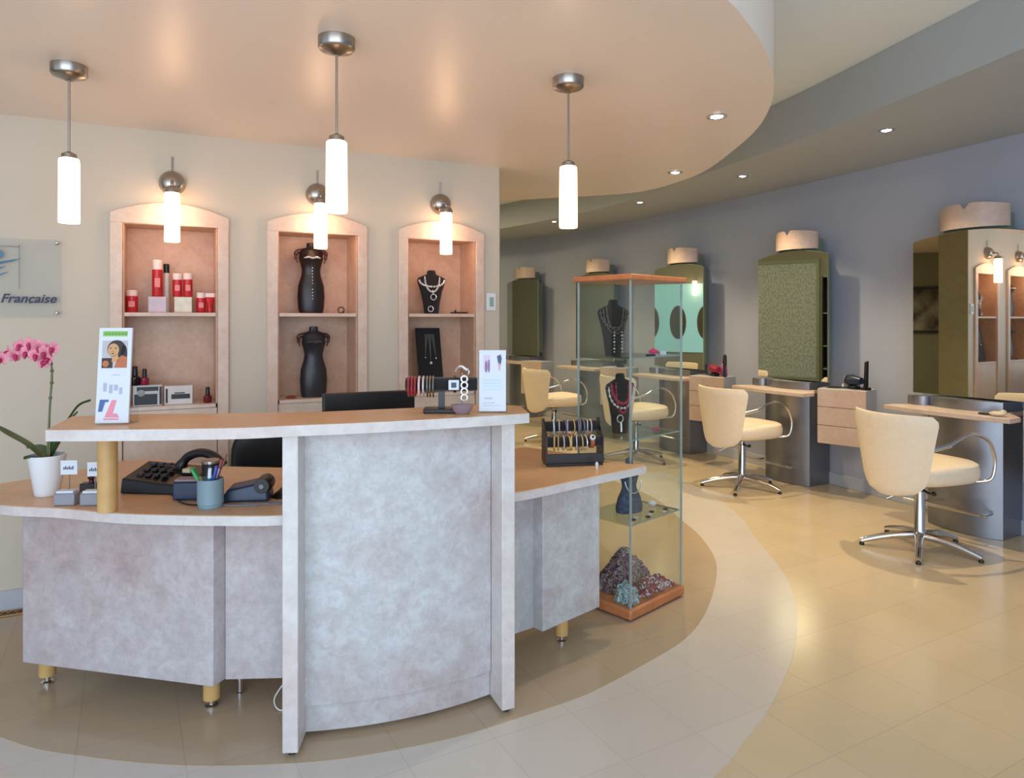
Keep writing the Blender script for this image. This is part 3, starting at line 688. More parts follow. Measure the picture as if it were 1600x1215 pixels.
b = MB(); b.box(-.019, .019, -.036, -.0305, -.018, .018); b.build('case', M_PAPER, t2, bev=.004)
b = MB(); b.box(-.009, .009, -.0375, -.0363, -.009, .009); b.build('dial', M_DKBLUE, t2)
t2 = thing('link_bracelet', 'chunky silver oval-link bracelet draped over the right of the T-bar', 'bracelet', (tx + .082, ty, ZC + .10), .05)
b = MB()
for z in (.022, 0, -.022, -.044): b.ring((0, -.032, z), .011, .0035, 'y', 14, 6)
b.tube(smooth([(0, -.03, .03), (-.002, 0, .033), (0, .028, .02)], 4), .003); b.build('links', M_SILVER, t2)
t2 = thing('silver_brooch', 'curled silver ornament standing behind the T-bar near the niche', 'ornament', ((722 - CX) / F * 2.56, 2.555, ZC + .0005), 0)
b = MB(); b.lathe([(.022, 0), (.020, .004), (.003, .008), (.003, .135)], (0, 0, 0), 16); b.build('stand', M_NICKEL, t2)
b = MB(); b.tube(smooth([(-.024, 0, .138), (-.018, 0, .152), (-.002, 0, .158), (.012, 0, .148), (.026, 0, .142), (.022, 0, .128)], 4), [.002] * 6 + [.006] * 9 + [.003] * 6, 8); b.build('curl', M_SILVER, t2)
t2 = thing('glass_dish', 'small smoky purple glass dish under the right arm of the T-bar', 'dish', ((722 - CX) / F * 2.42, 2.43, ZC + .0005), .2)
b = MB(); b.M = Matrix.Diagonal((1.6, .8, 1, 1)); b.loft([[(q * cos(2 * pi * i / 24), q * sin(2 * pi * i / 24), h) for i in range(24)] for q, h in ((.002, 0), (.014, .0), (.020, .012), (.026, .034), (.0245, .034), (.018, .012), (.002, .004))], cap=True); b.build('bowl', mat('smoky purple glass', '#8f7a80', .15, var=.1), t2)

# ------------------------------------------------------------------ bracelet rack on the right worktop
rx_, ry_ = at(896, 728, ZD); rz_ = .16
t = thing('bracelet_rack', 'black two-bar bracelet rack on the right worktop', 'jewellery display', (rx_, ry_ + .05, ZD + .0005), rz_)
R_ = t
b = MB(); b.box(-.128, .128, -.05, .05, 0, .012); b.box(-.128, .128, -.05, -.042, .0121, .055); b.build('base', M_BLACK, t, bev=.002)
for s in (-1, 1):
    b = MB(); poly_ = [(-.05, .0125), (.05, .0125), (.05, .20), (.02, .205), (-.05, .13)]
    x0 = s * .132; b.add([(x0, y, z) for y, z in poly_] + [(x0 - s * .006, y, z) for y, z in poly_], [(0, 1, 2, 3, 4), (9, 8, 7, 6, 5)] + [(i, (i + 1) % 5, 5 + (i + 1) % 5, 5 + i) for i in range(5)]); b.build('end_panel', M_BLACK, t)
for y, z in ((-.025, .105), (.02, .168)):
    b = MB(Matrix.Translation((0, y, z)) @ Matrix.Rotation(pi / 2, 4, 'Y')); b.lathe([(.024, -.125), (.024, .125)], (0, 0, 0), 20); b.build('bar', M_VELVET, t)
RM = Matrix.Translation((rx_, ry_ + .05, ZD)) @ Matrix.Rotation(rz_, 4, 'Z')
upper = [(-.085, M_PAPER, .004), (-.058, M_SILVER, .003), (-.032, mat('violet metal', '#8a86b8', .3, .6), .0035), (-.018, M_SILVER, .0025), (.008, M_GOLD, .003), (.030, mat('blue grey metal', '#8c92a8', .35, .6), .0035), (.042, mat('blue grey metal', ''), .0035), (.054, mat('blue grey metal', ''), .0035), (.075, M_SILVER, .003), (.088, M_SILVER, .003)]
lower = [(-.090, M_GOLD, .004), (-.072, M_GOLD, .003), (-.050, M_SILVER, .003), (-.028, M_GOLD, .0035), (-.012, M_GOLD, .0035), (.010, M_SILVER, .003), (.032, M_GOLD, .003), (.048, M_SILVER, .003)]
for lst, y, z, nm in ((upper, .02, .168, 'upper'), (lower, -.025, .105, 'lower')):
    for x, m, r in lst:
        p = RM @ Vector((x, y, z - .004))
        o = MB().ring((0, 0, 0), .031, r, 'x', 22, 6, 1.05).build('bangle', m, None, loc=tuple(p), rz=rz_ + random.uniform(-.25, .25))
        tag(o, 'slim metal bangle hung on the %s bar of the black two-bar rack' % nm, 'bangle', 'bangles on the %s rack bar' % nm)
p = RM @ Vector((.080, -.025, .105))
t = thing('wrist_watch', 'watch with white round face and tan strap on the lower rack bar', 'watch', tuple(p), rz_)
b = MB(); b.loft([[(-.009, (.027) * cos(a), .027 * sin(a)), (.009, .027 * cos(a), .027 * sin(a)), (.009, .030 * cos(a), .030 * sin(a)), (-.009, .030 * cos(a), .030 * sin(a))] for a in [2 * pi * k / 24 for k in range(25)]], cap=False); b.build('strap', mat('tan leather', '#a0552f', .5), t)
b = MB(Matrix.Translation((0, -.024, .019)) @ Matrix.Rotation(radians(52), 4, 'X')); b.lathe([(.013, 0), (.013, .006), (.011, .008)], (0, 0, 0), 20); b.build('case', M_PAPER, t)
b = MB(Matrix.Translation((0, -.024, .019)) @ Matrix.Rotation(radians(52), 4, 'X')); b.lathe([(.006, .0085), (.006, .0095)], (0, 0, 0), 16); b.build('dial', M_BLACK, t)
x, y = at(932, 731, ZD)
t = thing('charm', 'tiny white charm standing at the right foot of the bracelet rack', 'charm', (x, y - .012, ZD + .0005))
b = MB(); b.lathe([(.007, 0), (.005, .012), (.008, .016), (.006, .026), (.001, .03)], (0, 0, 0), 12); b.build('figure', M_PAPER, t)

# ------------------------------------------------------------------ lower desk, left: orchid and desk clutter
ox, oy = at(68, 775, ZD)
t = thing('potted_orchid', 'pink orchid in a tapered white pot at the left end of the desk', 'plant', (ox, oy + .02, ZD + .0005))
b = MB(); b.lathe([(.038, 0), (.041, .004), (.062, .145), (.063, .150), (.058, .150), (.054, .12)], (0, 0, 0), 36); b.build('pot', M_WHITE, t)
b = MB(); b.lathe([(.052, .120), (.050, .130), (.02, .136)], (0, 0, 0), 20); b.build('potting_bark', mat('bark', '#4a3a28', .9, var=.4, scale=60), t)
def leaf(pts, w):
    P = smooth(pts, 5); b = MB(); rows = []
    for k, p in enumerate(P):
        s = k / (len(P) - 1); hw = w * sin(pi * min(1, .12 + s * .88)) ** .7 + .001
        a = Vector(P[min(k + 1, len(P) - 1)]) - Vector(P[max(k - 1, 0)]); side = Vector((a.y, -a.x, 0)); side = side.normalized() if side.length > 1e-4 else Vector((0, 1, 0))
        p = Vector(p); rows.append([p + side * hw + Vector((0, 0, .004)), p + Vector((0, 0, -.002)), p - side * hw + Vector((0, 0, .004)), p - Vector((0, 0, .0045))])
    b.loft(rows); return b.build('leaf', M_LEAF, t)
leaf([(-.01, 0, .13), (-.06, -.01, .185), (-.12, -.02, .225), (-.19, -.02, .265)], .026)
leaf([(0, 0, .13), (.01, .02, .19), (.03, .05, .25), (.07, .07, .30)], .020)
leaf([(.01, 0, .13), (.04, .0, .19), (.07, -.0, .26), (.11, .01, .33), (.15, .02, .35)], .017)
leaf([(.0, .01, .13), (-.04, .04, .16), (-.09, .06, .17), (-.13, .08, .16)], .022)
leaf([(.0, -.02, .13), (-.02, -.05, .15), (-.035, -.075, .15)], .018)
stem = smooth([(.0, 0, .13), (.006, .0, .25), (.012, 0, .36), (.018, .0, .44), (.012, .0, .495), (-.02, 0, .525), (-.07, 0, .54), (-.12, 0, .525)], 6)
b = MB(); b.tube(stem, .0035, 8)
for k in (12, 16, 20, 23): b.ball(stem[k], .007, 8)
b.build('stem', M_STEM, t)
b = MB(); b.tube([(.004, .004, .12), (.010, .006, .45)], .002, 6); b.build('support_stick', M_OAK, t)
def flower(c, s, ang, el):
    Mx = Matrix.Translation(c) @ Matrix.Rotation(ang, 4, 'Z') @ Matrix.Rotation(el, 4, 'X')
    b = MB(Mx); b.m = 0
    for k in range(5):
        a = pi / 2 + 2 * pi * k / 5; w = .55 if k in (1, 4) else .38
        cc = Vector((cos(a), 0, sin(a))) * s * .52
        rings = []
        for j in range(6):
            q = j / 5; rr = w * s * sin(pi * (.06 + .88 * q)) ** .8; p = Vector((cos(a), 0, sin(a))) * s * (.08 + .95 * q); sd = Vector((-sin(a), 0, cos(a)))
            up = -.12 * s * sin(pi * q)
            rings.append([p + sd * rr + Vector((0, up - .0, 0)), p + Vector((0, up * 1.6 - .001, 0)), p - sd * rr + Vector((0, up, 0)), p + Vector((0, up * 1.6 + .001, 0))])
        b.loft(rings)
    f = b.build('flower', M_PETAL, t)
    b = MB(Mx); b.ball((0, -.012, -.006), (.008, .010, .010), 10); b.ball((0, -.016, -.016), (.005, .005, .008), 8); b.build('flower_lip', M_MAGENTA, f)
rr = random.Random(3)
OZ = -.022
for k, (x, z) in enumerate(((-.150, .525), (-.132, .560), (-.105, .540), (-.098, .585), (-.068, .555), (-.060, .595), (-.030, .540), (-.025, .580), (.005, .555), (.012, .52), (-.012, .505), (.035, .575))):
    flower(Vector((x, -.012 + rr.uniform(-.02, .015), (z - .55) * .75 + .55 + OZ)), rr.uniform(.023, .029), rr.uniform(-.8, .8), rr.uniform(-.35, .35))

def onDesk(px, py, dy=0): x, y = at(px, py, ZD); return (x, y + dy, ZD + .0005)
def card_holder(px, py, label, hh, w=.056):
    t = thing('card_holder', label, 'card holder', onDesk(px, py, .02), .1)
    b = MB(); b.box(-.035, .035, -.022, .022, 0, .042); b.build('holder', mat('clear grey plastic', '#8d8f98', .25), t, bev=.004)
    b = MB(); b.box(-.028, .028, -.016, .016, .0425, .05); b.build('card_stack', M_PAPER, t)
    b = MB(); b.tube([(0, .016, .050), (0, .016, hh)], .002, 6); b.build('wire', M_NICKEL, t)
    b = MB(); b.box(-w / 2, w / 2, .012, .0145, hh, hh + .05); b.build('name_card', M_PAPER, t)
    b = MB()
    for k in range(6): b.box(-.018 + k * .006, -.0145 + k * .006, .0108, .0118, hh + .018, hh + .026 + .004 * (k % 2))
    b.build('print', M_DKBLUE, t)
card_holder(99, 790, 'grey card holder with a raised white card, beside the orchid pot', .102)
card_holder(140, 790, 'grey card holder with a tilted white card, against the wooden post', .096, .05)
t = thing('stamp_pad', 'small dark stamp block behind the card holders', 'stamp', onDesk(138, 768, .02), .2)
b = MB(); b.box(-.035, .035, -.02, .02, 0, .03); b.build('pad', M_BLACK, t, bev=.003)
b = MB(); b.lathe([(.01, .0305), (.008, .04), (.014, .05), (.006, .056)], (0, 0, 0), 14); b.build('handle', mat('maroon', '#4a1c28', .4), t)
# telephone
t = thing('desk_telephone', 'black desk telephone with arched handset behind the wooden post', 'telephone', (-1.30, 2.66, ZD + .0005), -.1)
b = MB(); b.add([(-.16, -.09, 0), (.10, -.09, 0), (.10, .09, 0), (-.16, .09, 0), (-.16, -.08, .055), (.10, -.08, .03), (.10, .085, .075), (-.16, .085, .09)], [(3,2,1,0),(4,5,6,7),(0,1,5,4),(1,2,6,5),(2,3,7,6),(3,0,4,7)]); b.build('base', M_BLACK, t, bev=.006)
b = MB(); b.tube(smooth([(.0, .04, .075), (.03, .04, .115), (.09, .035, .135), (.15, .03, .12), (.18, .03, .085)], 5), [.022] * 3 + [.017] * 15 + [.022] * 3, 12); b.build('handset', M_BLACK, t)
b = MB()
for i in range(4):
    for j in range(3): b.box(-.12 + .032 * i, -.098 + .032 * i, -.05 + .04 * j, -.028 + .04 * j, .058 + .012 * j, .066 + .012 * j)
b.build('keypad', mat('charcoal keys', '#2a2b30', .4), t)
b = MB(); b.box(.045, .075, -.02, .02, .068, .082); b.build('handset_label', mat('ivory', '#cfc0a0', .5), t)
b = MB(); b.tube(smooth([(-1.26, 2.56, ZD + .004), (-1.16, 2.44, ZD + .004), (-1.08, 2.42, ZD + .004), (-1.0, 2.47, ZD + .004), (-.96, 2.53, ZD + .004), (-1.05, 2.56, ZD + .004), (-1.2, 2.53, ZD + .004)], 6), .003, 6)
tag(b.build('telephone_cord', M_BLACK), 'thin black cord looping over the desk below the telephone', 'cable')
t = thing('desk_box', 'small navy box with pale top left of the pen cup', 'box', (-1.175, 2.52, ZD + .0005), .05)
b = MB(); b.box(-.05, .05, -.03, .03, 0, .066); b.build('body', M_DKBLUE, t, bev=.006)
b = MB(); b.box(-.044, .044, -.026, .026, .0665, .075); b.build('lid', mat('rosy grey plastic', '#8c7c84', .4), t, bev=.002)
# pen cup
cx_, cy_, _ = onDesk(320, 797, .045)
t = thing('pen_cup', 'blue grey cylindrical pen cup near the front edge of the desk', 'cup', (cx_, cy_, ZD + .0005))
b = MB(); b.loft([[(q * cos(2 * pi * i / 32), q * sin(2 * pi * i / 32), h) for i in range(32)] for q, h in ((.003, 0), (.040, 0), (.041, .006), (.041, .012), (.0435, .014), (.0435, .098), (.040, .099), (.038, .012), (.003, .008))], cap=True); b.build('cup', M_CUP, t)
def pen(dx, dy, lean, az, h, r, col, label, tipc=None):
    p = Matrix.Translation((cx_ + dx, cy_ + dy, ZD + .0145)) @ Matrix.Rotation(az, 4, 'Z') @ Matrix.Rotation(lean, 4, 'Y')
    t = thing('pen', label, 'pen', (cx_ + dx, cy_ + dy, ZD + .0145)); q = p.copy(); q.translation = (0, 0, 0)
    b = MB(q); b.lathe([(r * .3, 0), (r, .012), (r, h * .72)], (0, 0, 0), 10); b.build('barrel', mat('pen ' + col, col, .3), t)
    b = MB(q); b.lathe([(r * 1.1, h * .721), (r * 1.1, h - .003), (r * .8, h)], (0, 0, 0), 10); b.build('cap', mat('pen cap ' + (tipc or col), tipc or col, .3), t)
pen(.012, .0, -.55, .0, .145, .007, '#c8d060', 'thick green marker leaning out of the cup to the left', '#2f8a50')
pen(.010, -.010, -.50, .2, .140, .006, '#3a9a58', 'second green marker leaning left in the cup')
pen(.0, -.018, .05, .0, .125, .006, '#2f7fb0', 'teal pen standing in the cup middle', '#d8e4ea')
pen(.0, -.012, .22, -.2, .135, .006, '#2a3f9a', 'royal blue pen leaning right in the cup')
pen(-.005, .012, .25, .3, .150, .005, '#a03040', 'red pen leaning right at the back of the cup')
pen(-.01, -.01, .33, .1, .128, .005, '#6a4a9a', 'violet pen leaning right over the cup rim', '#c8b0d8')
pen(-.014, .005, .38, .15, .178, .003, '#7a4a30', 'thin brown pencil leaning furthest right out of the cup')
t = thing('marker_tube', 'black round container with silver lid standing behind the pen cup', 'container', (cx_ - .036, cy_ + .085, ZD + .0005))
b = MB(); b.lathe([(.030, 0), (.030, .135)], (0, 0, 0), 24); b.build('body', M_BLACK, t)
b = MB(); b.lathe([(.031, .1355), (.031, .145), (.028, .148)], (0, 0, 0), 24); b.build('lid', M_NICKEL, t)
# card terminal
t = thing('payment_terminal', 'navy card payment terminal lying right of the pen cup', 'terminal', (-.96, 2.51, ZD + .0005), .1)
b = MB(); b.add([(-.085, -.045, 0), (.085, -.045, 0), (.085, .045, 0), (-.085, .045, 0), (-.06, -.04, .045), (.075, -.04, .072), (.075, .04, .078), (-.06, .04, .052)], [(3,2,1,0),(4,5,6,7),(0,1,5,4),(1,2,6,5),(2,3,7,6),(3,0,4,7)]); b.build('body', M_DKBLUE, t, bev=.008)
b = MB(Matrix.Translation((.06, 0, .055)) @ Matrix.Rotation(pi / 2, 4, 'X')); b.lathe([(.028, -.042), (.030, -.03), (.030, .035), (.026, .046)], (0, 0, 0), 24); b.build('paper_roll_cover', M_BLACK, t)
b = MB(Matrix.Translation((.06, -.047, .055)) @ Matrix.Rotation(pi / 2, 4, 'X')); b.lathe([(.009, 0), (.008, .003)], (0, 0, 0), 16); b.build('hinge_cap', M_GREY, t)
b = MB(); b.tube(smooth([(-1.0, 2.49, ZD + .0035), (-1.03, 2.44, ZD + .0035), (-.98, 2.41, ZD + .0035), (-.90, 2.42, ZD + .0035), (-.84, 2.46, ZD + .0035), (-.80, 2.44, ZD + .0035), (-.86, 2.43, ZD + .0035), (-.95, 2.435, ZD + .0035)], 6), .0028, 6)
tag(b.build('terminal_cable', M_GREY), 'grey cable coiled on the desk in front of the payment terminal', 'cable')
t = thing('cordless_handset', 'dark wedge-shaped handset in the desk corner beside the tall side panel', 'handset', (-.83, 2.56, ZD + .0005), .9)
b = MB(); b.add([(-.06, -.025, 0), (.04, -.025, 0), (.04, .025, 0), (-.06, .025, 0), (-.04, -.02, .012), (.04, -.02, .062), (.04, .02, .066), (-.04, .02, .016)], [(3,2,1,0),(4,5,6,7),(0,1,5,4),(1,2,6,5),(2,3,7,6),(3,0,4,7)]); b.build('body', M_BLACK, t, bev=.005)
b = MB(); b.box(-.02, .02, -.0275, -.0262, .01, .02); b.build('display', mat('olive display', '#6a7458', .4), t)
# office chair behind the desk
t = thing('office_chair', 'black office chair behind the desk, its backrest showing under the counter', 'chair', (-1.19, 3.38, .0035), pi + .1)
b = MB(); n = 24; rings = []
for k in range(13):
    v = k / 12; z = .47 + .40 * v; w = .21 * (1 - abs(2 * v - 1) ** 3.2) ** .45 + .02
    rings.append([(w * cos(2 * pi * i / n), -.20 + .035 * sin(2 * pi * i / n) + .5 * (w * cos(2 * pi * i / n)) ** 2, z) for i in range(n)])
b.loft(rings); b.build('backrest', M_BLACK, t)
b = MB(); rings = []
for z, s in ((.40, .85), (.42, 1), (.46, 1), (.48, .9)):
    rings.append([(.23 * s * math.copysign(abs(cos(a)) ** .6, cos(a)), .22 * s * math.copysign(abs(sin(a)) ** .6, sin(a)), z) for a in [2 * pi * i / n for i in range(n)]])
b.loft(rings); b.build('seat', M_BLACK, t)
b = MB(); b.tube([(0, -.17, .43), (0, -.24, .46), (0, -.24, .56)], .015); b.build('back_bracket', M_BLACK, t)
b = MB(); b.lathe([(.025, .09), (.025, .40)], (0, 0, 0), 16); b.build('column', M_BLACK, t)
for k in range(5):
    a = 2 * pi * k / 5 + .3; b = MB(); b.tube([(0, 0, .10), (.15 * cos(a), .15 * sin(a), .085), (.27 * cos(a), .27 * sin(a), .06)], [.02, .016, .012]); f = b.build('leg', M_BLACK, t)
    b = MB(); b.ball((.27 * cos(a), .27 * sin(a), .025), .025, 12); b.build('caster', M_BLACK, f)

# ------------------------------------------------------------------ glass showcase
SA = radians(43.8); SC = (.594, 3.468)
sx, sy = .2275, .17
t = thing('glass_showcase', 'tall glass display cabinet with wooden top and base right of the counter', 'display cabinet', (SC[0], SC[1], .003), SA)
b = MB(); b.box(-sx, sx, -sy, sy, .006, .055); b.build('base', M_CHERRY, t, bev=.010)
b = MB(); b.box(-sx - .008, sx + .008, -sy - .008, sy + .008, 1.585, 1.612); b.build('top', M_CHERRY, t, bev=.006)
gx, gy = sx - .015, sy - .012
for x0, x1, y0, y1 in ((-gx, gx, -gy, -gy + .005), (-gx, gx, gy - .005, gy), (-gx, -gx + .005, -gy + .006, gy - .006), (gx - .005, gx, -gy + .006, gy - .006)):
    b = MB(); b.box(x0, x1, y0, y1, .0555, 1.5845); b.build('glass_pane', M_GLASS, t)
for x in (-gx, gx):
    for y in (-gy, gy):
        b = MB(); b.box(x - .004, x + .004, y - .004, y + .004, .0556, 1.5844); b.build('corner_strip', mat('glass edge', '#9fb0ae', .15, .2), t)
SH = (1.222, .838, .440)
M_GSH = glass('shelf glass', '#eef6f3')
for z in SH:
    b = MB(); b.box(-gx + .007, gx - .007, -gy + .007, gy - .007, z - .006, z); b.build('glass_shelf', M_GSH, t)
    b = MB(); b.box(-gx + .007, gx - .007, -gy + .0065, -gy + .0095, z - .006, z + .0003); b.box(gx - .0095, gx - .0065, -gy + .007, gy - .007, z - .006, z + .0003)
    b.build('shelf_edge', mat('green glass edge', '#8fa59c', .2), t)
for x, y in ((-.205, -.14), (.205, -.14), (.205, .14), (-.205, .14)):
    b = MB(); b.lathe([(.012, 0.0005), (.012, .0058)], (x, y, 0), 12); b.build('foot', M_BLACK, t)
def inC(x, y, z):
    p = Matrix.Rotation(SA, 4, 'Z') @ Vector((x, y, 0)); return (SC[0] + p.x, SC[1] + p.y, z + .0035)
tb = bust('necklace_bust', 'black neck bust with beaded strands on the top glass shelf of the showcase', 'jewellery display', inC(-.115, .02, SH[0]), .45, .275, .18, M_VELVET)
for s in ((.25, .88, .45), (.33, .84, .40), (.40, .80, .5)): drape(tb, .275, .20, 'necklace', mat('pewter', '#6f665e', .4, .7), s, .0028, 2)
for x in (-.015, .03):
    b = MB()
    for k in range(7): b.ball((x, -.034, .02 + k * .016), .006 if k % 2 else .004, 8)
    b.build('bead_drop', M_SILVER, tb)
tb = bust('necklace_bust', 'black neck bust with red and silver necklaces on the middle showcase shelf', 'jewellery display', inC(-.065, .015, SH[1]), .5, .295, .18, M_VELVET)
drape(tb, .295, .18, 'necklace', M_SILVER, (.42, .78, .42), .003, 2); drape(tb, .295, .18, 'necklace', mat('garnet bead', '#a0304a', .3), (.34, .84, .50), .0035, 1); drape(tb, .295, .18, 'necklace', mat('garnet bead', ''), (.22, .86, .34), .003, 2)
b = MB(); b.ring((-.025, -.034, .075), .018, .003, 'y'); b.tube([(-.02, -.034, .055), (-.02, -.036, .01)], .005); b.build('pendant', M_SILVER, tb)
# blue torso on the bottom shelf
t = thing('dress_torso', 'small blue denim-like torso jewellery stand on the lowest showcase shelf', 'torso display', inC(-.01, .0, SH[2]), .5)
b = MB(); n = 28
b.loft([[(rx * cos(2 * pi * i / n), rx * .6 * sin(2 * pi * i / n), z) for i in range(n)] for z, rx in ((0, .074), (.02, .078), (.07, .066), (.11, .045), (.13, .040), (.16, .048), (.19, .058), (.205, .062), (.22, .058), (.235, .022), (.265, .020))]); b.build('body', mat('blue floral cloth', '#3d4d66', .7, var=.5, scale=60), t)
b = MB(); pts = [(.05 * cos(a), -.030 - .012 * sin(-a), .16 + .06 * sin(a)) for a in [pi + pi * k / 12 for k in range(13)]]; b.tube(pts, .003); b.build('necklace', M_SILVER, t)
# small pieces on shelves
def piece(name, label, cat, loc, m, kind='ball', r=.015):
    b = MB()
    if kind == 'flower':
        for k in range(7):
            a = 2 * pi * k / 7; b.ball((.014 * cos(a), .014 * sin(a), .018), (.012, .012, .010), 8)
        b.ball((0, 0, .022), .014, 8); b.box(-.01, .01, -.01, .01, 0, .012)
    elif kind == 'hoop': b.ring((0, 0, r), r - .003, .003, 'y')
    elif kind == 'flat': b.ring((0, 0, .004), r, .004, 'z')
    elif kind == 'block': b.box(-r, r, -r * .6, r * .6, 0, r * 1.2)
    else: b.ball((0, 0, r * .6), (r, r, r * .6), 10)
    o = b.build(name, m, None, loc=loc); return tag(o, label, cat)
piece('flower_brooch', 'bright magenta flower hair clip on the top showcase shelf', 'hair clip', inC(.07, -.09, SH[0]), mat('hot pink', '#e0307a', .5), 'flower')
piece('hair_clip', 'white beaded clip right of the magenta flower', 'hair clip', inC(.135, -.10, SH[0]), M_PAPER, 'block', .016)
piece('dark_clasp', 'dark clasp lying under the neck bust on the top showcase shelf', 'hair clip', inC(.0, -.12, SH[0]), M_BLACK, 'flat', .022)
piece('pink_scrunchie', 'small pink scrunchie on the middle showcase shelf beside the right pane', 'scrunchie', inC(.15, -.05, SH[1]), mat('dusty pink', '#b85070', .6), 'flat', .018)
for k in range(8):
    x, y = -.17 + .045 * k, -.13 + .02 * (k % 3)
    o = piece('earring_pair', 'tiny dark piece among those scattered at the front of the lowest showcase shelf', 'earring', inC(x, y, SH[2]), M_BLACK if k % 2 else M_SILVER, 'flat', .010); o['group'] = 'earrings on the lowest showcase shelf'
piece('silver_bow', 'white bow-shaped clip at the right corner of the lowest showcase shelf', 'hair clip', inC(.16, -.02, SH[2]), M_PAPER, 'ball', .022)
# scarves
def scarf(label, loc, w, d, h, m, seed):
    r_ = random.Random(seed); ph = [r_.uniform(0, 6) for _ in range(6)]; b = MB(); n = 26; grid = []
    for j in range(n):
        row = []
        for i in range(n):
            x, y = (i / (n - 1) * 2 - 1), (j / (n - 1) * 2 - 1); q = max(0, 1 - max(abs(x), abs(y)) ** 1.3)
            z = h * q ** .8 * (1 + .12 * sin(7 * x + ph[0]) * cos(5 * y + ph[1])) + .013 * sin(14 * x * (1.2 - .5 * y) + 3 * y + ph[2]) ** 2 * min(1, q * 3) + .004
            row.append((x * w + .010 * sin(9 * y + ph[3]), y * d + .010 * sin(8 * x + ph[4]), z))
        grid.append(row)
    vs = [p for r in grid for p in r]; top = [(j * n + i, j * n + i + 1, (j + 1) * n + i + 1, (j + 1) * n + i) for j in range(n - 1) for i in range(n - 1)]
    o0 = len(vs); vs += [(p[0], p[1], max(0, p[2] - .004)) for p in vs]; bot = [tuple(o0 + k for k in f[::-1]) for f in top]
    rim = [j for j in range(n)] + [j * n + n - 1 for j in range(1, n)] + [(n - 1) * n + i for i in range(n - 2, -1, -1)] + [j * n for j in range(n - 2, 0, -1)]
    side = [(rim[k], rim[(k + 1) % len(rim)], o0 + rim[(k + 1) % len(rim)], o0 + rim[k]) for k in range(len(rim))]
    b.add(vs, top + bot + side); o = b.build('folded_scarf', m, None, loc=loc, rz=SA); return tag(o, label, 'scarf')
def cloth(name, cols, scale):
    m, nt, bs = nodes(name); tc = nt.nodes.new('ShaderNodeTexCoord'); v = nt.nodes.new('ShaderNodeTexNoise'); v.inputs['Scale'].default_value = scale; v.inputs['Detail'].default_value = 4; v.inputs['Distortion'].default_value = 1.5
    r = nt.nodes.new('ShaderNodeValToRGB'); r.color_ramp.interpolation = 'CONSTANT'
    els = r.color_ramp.elements
    while len(els) < len(cols): els.new(.5)
    for i, c in enumerate(cols): els[i].position = .32 + .36 * i / len(cols) if i else 0; els[i].color = lin(c)
    nt.links.new(tc.outputs['Object'], v.inputs['Vector']); nt.links.new(v.outputs['Fac'], r.inputs[0]); nt.links.new(r.outputs[0], bs.inputs['Base Color']); bs.inputs['Roughness'].default_value = .8
    return m
zb = .0555
scarf('pile of brown and violet patterned scarf peaked at the back of the showcase base', inC(.02, .065, zb), .155, .070, .165, cloth('violet print', ['#3a2436', '#93757c', '#54405e', '#b09a90', '#3a3050'], 22), 1)
scarf('pale blue and white patterned scarf at the left of the showcase base', inC(-.148, -.085, zb), .040, .050, .085, cloth('blue print', ['#3a5468', '#b8ccd2', '#6a8a94', '#d8dcd8', '#2a3840'], 40), 2)
scarf('crimson and white patterned scarf along the front right of the showcase base', inC(.06, -.085, zb), .125, .045, .06, cloth('crimson print', ['#4a1428', '#b02848', '#2a1420', '#d8c8cc', '#7a1838'], 34), 3)

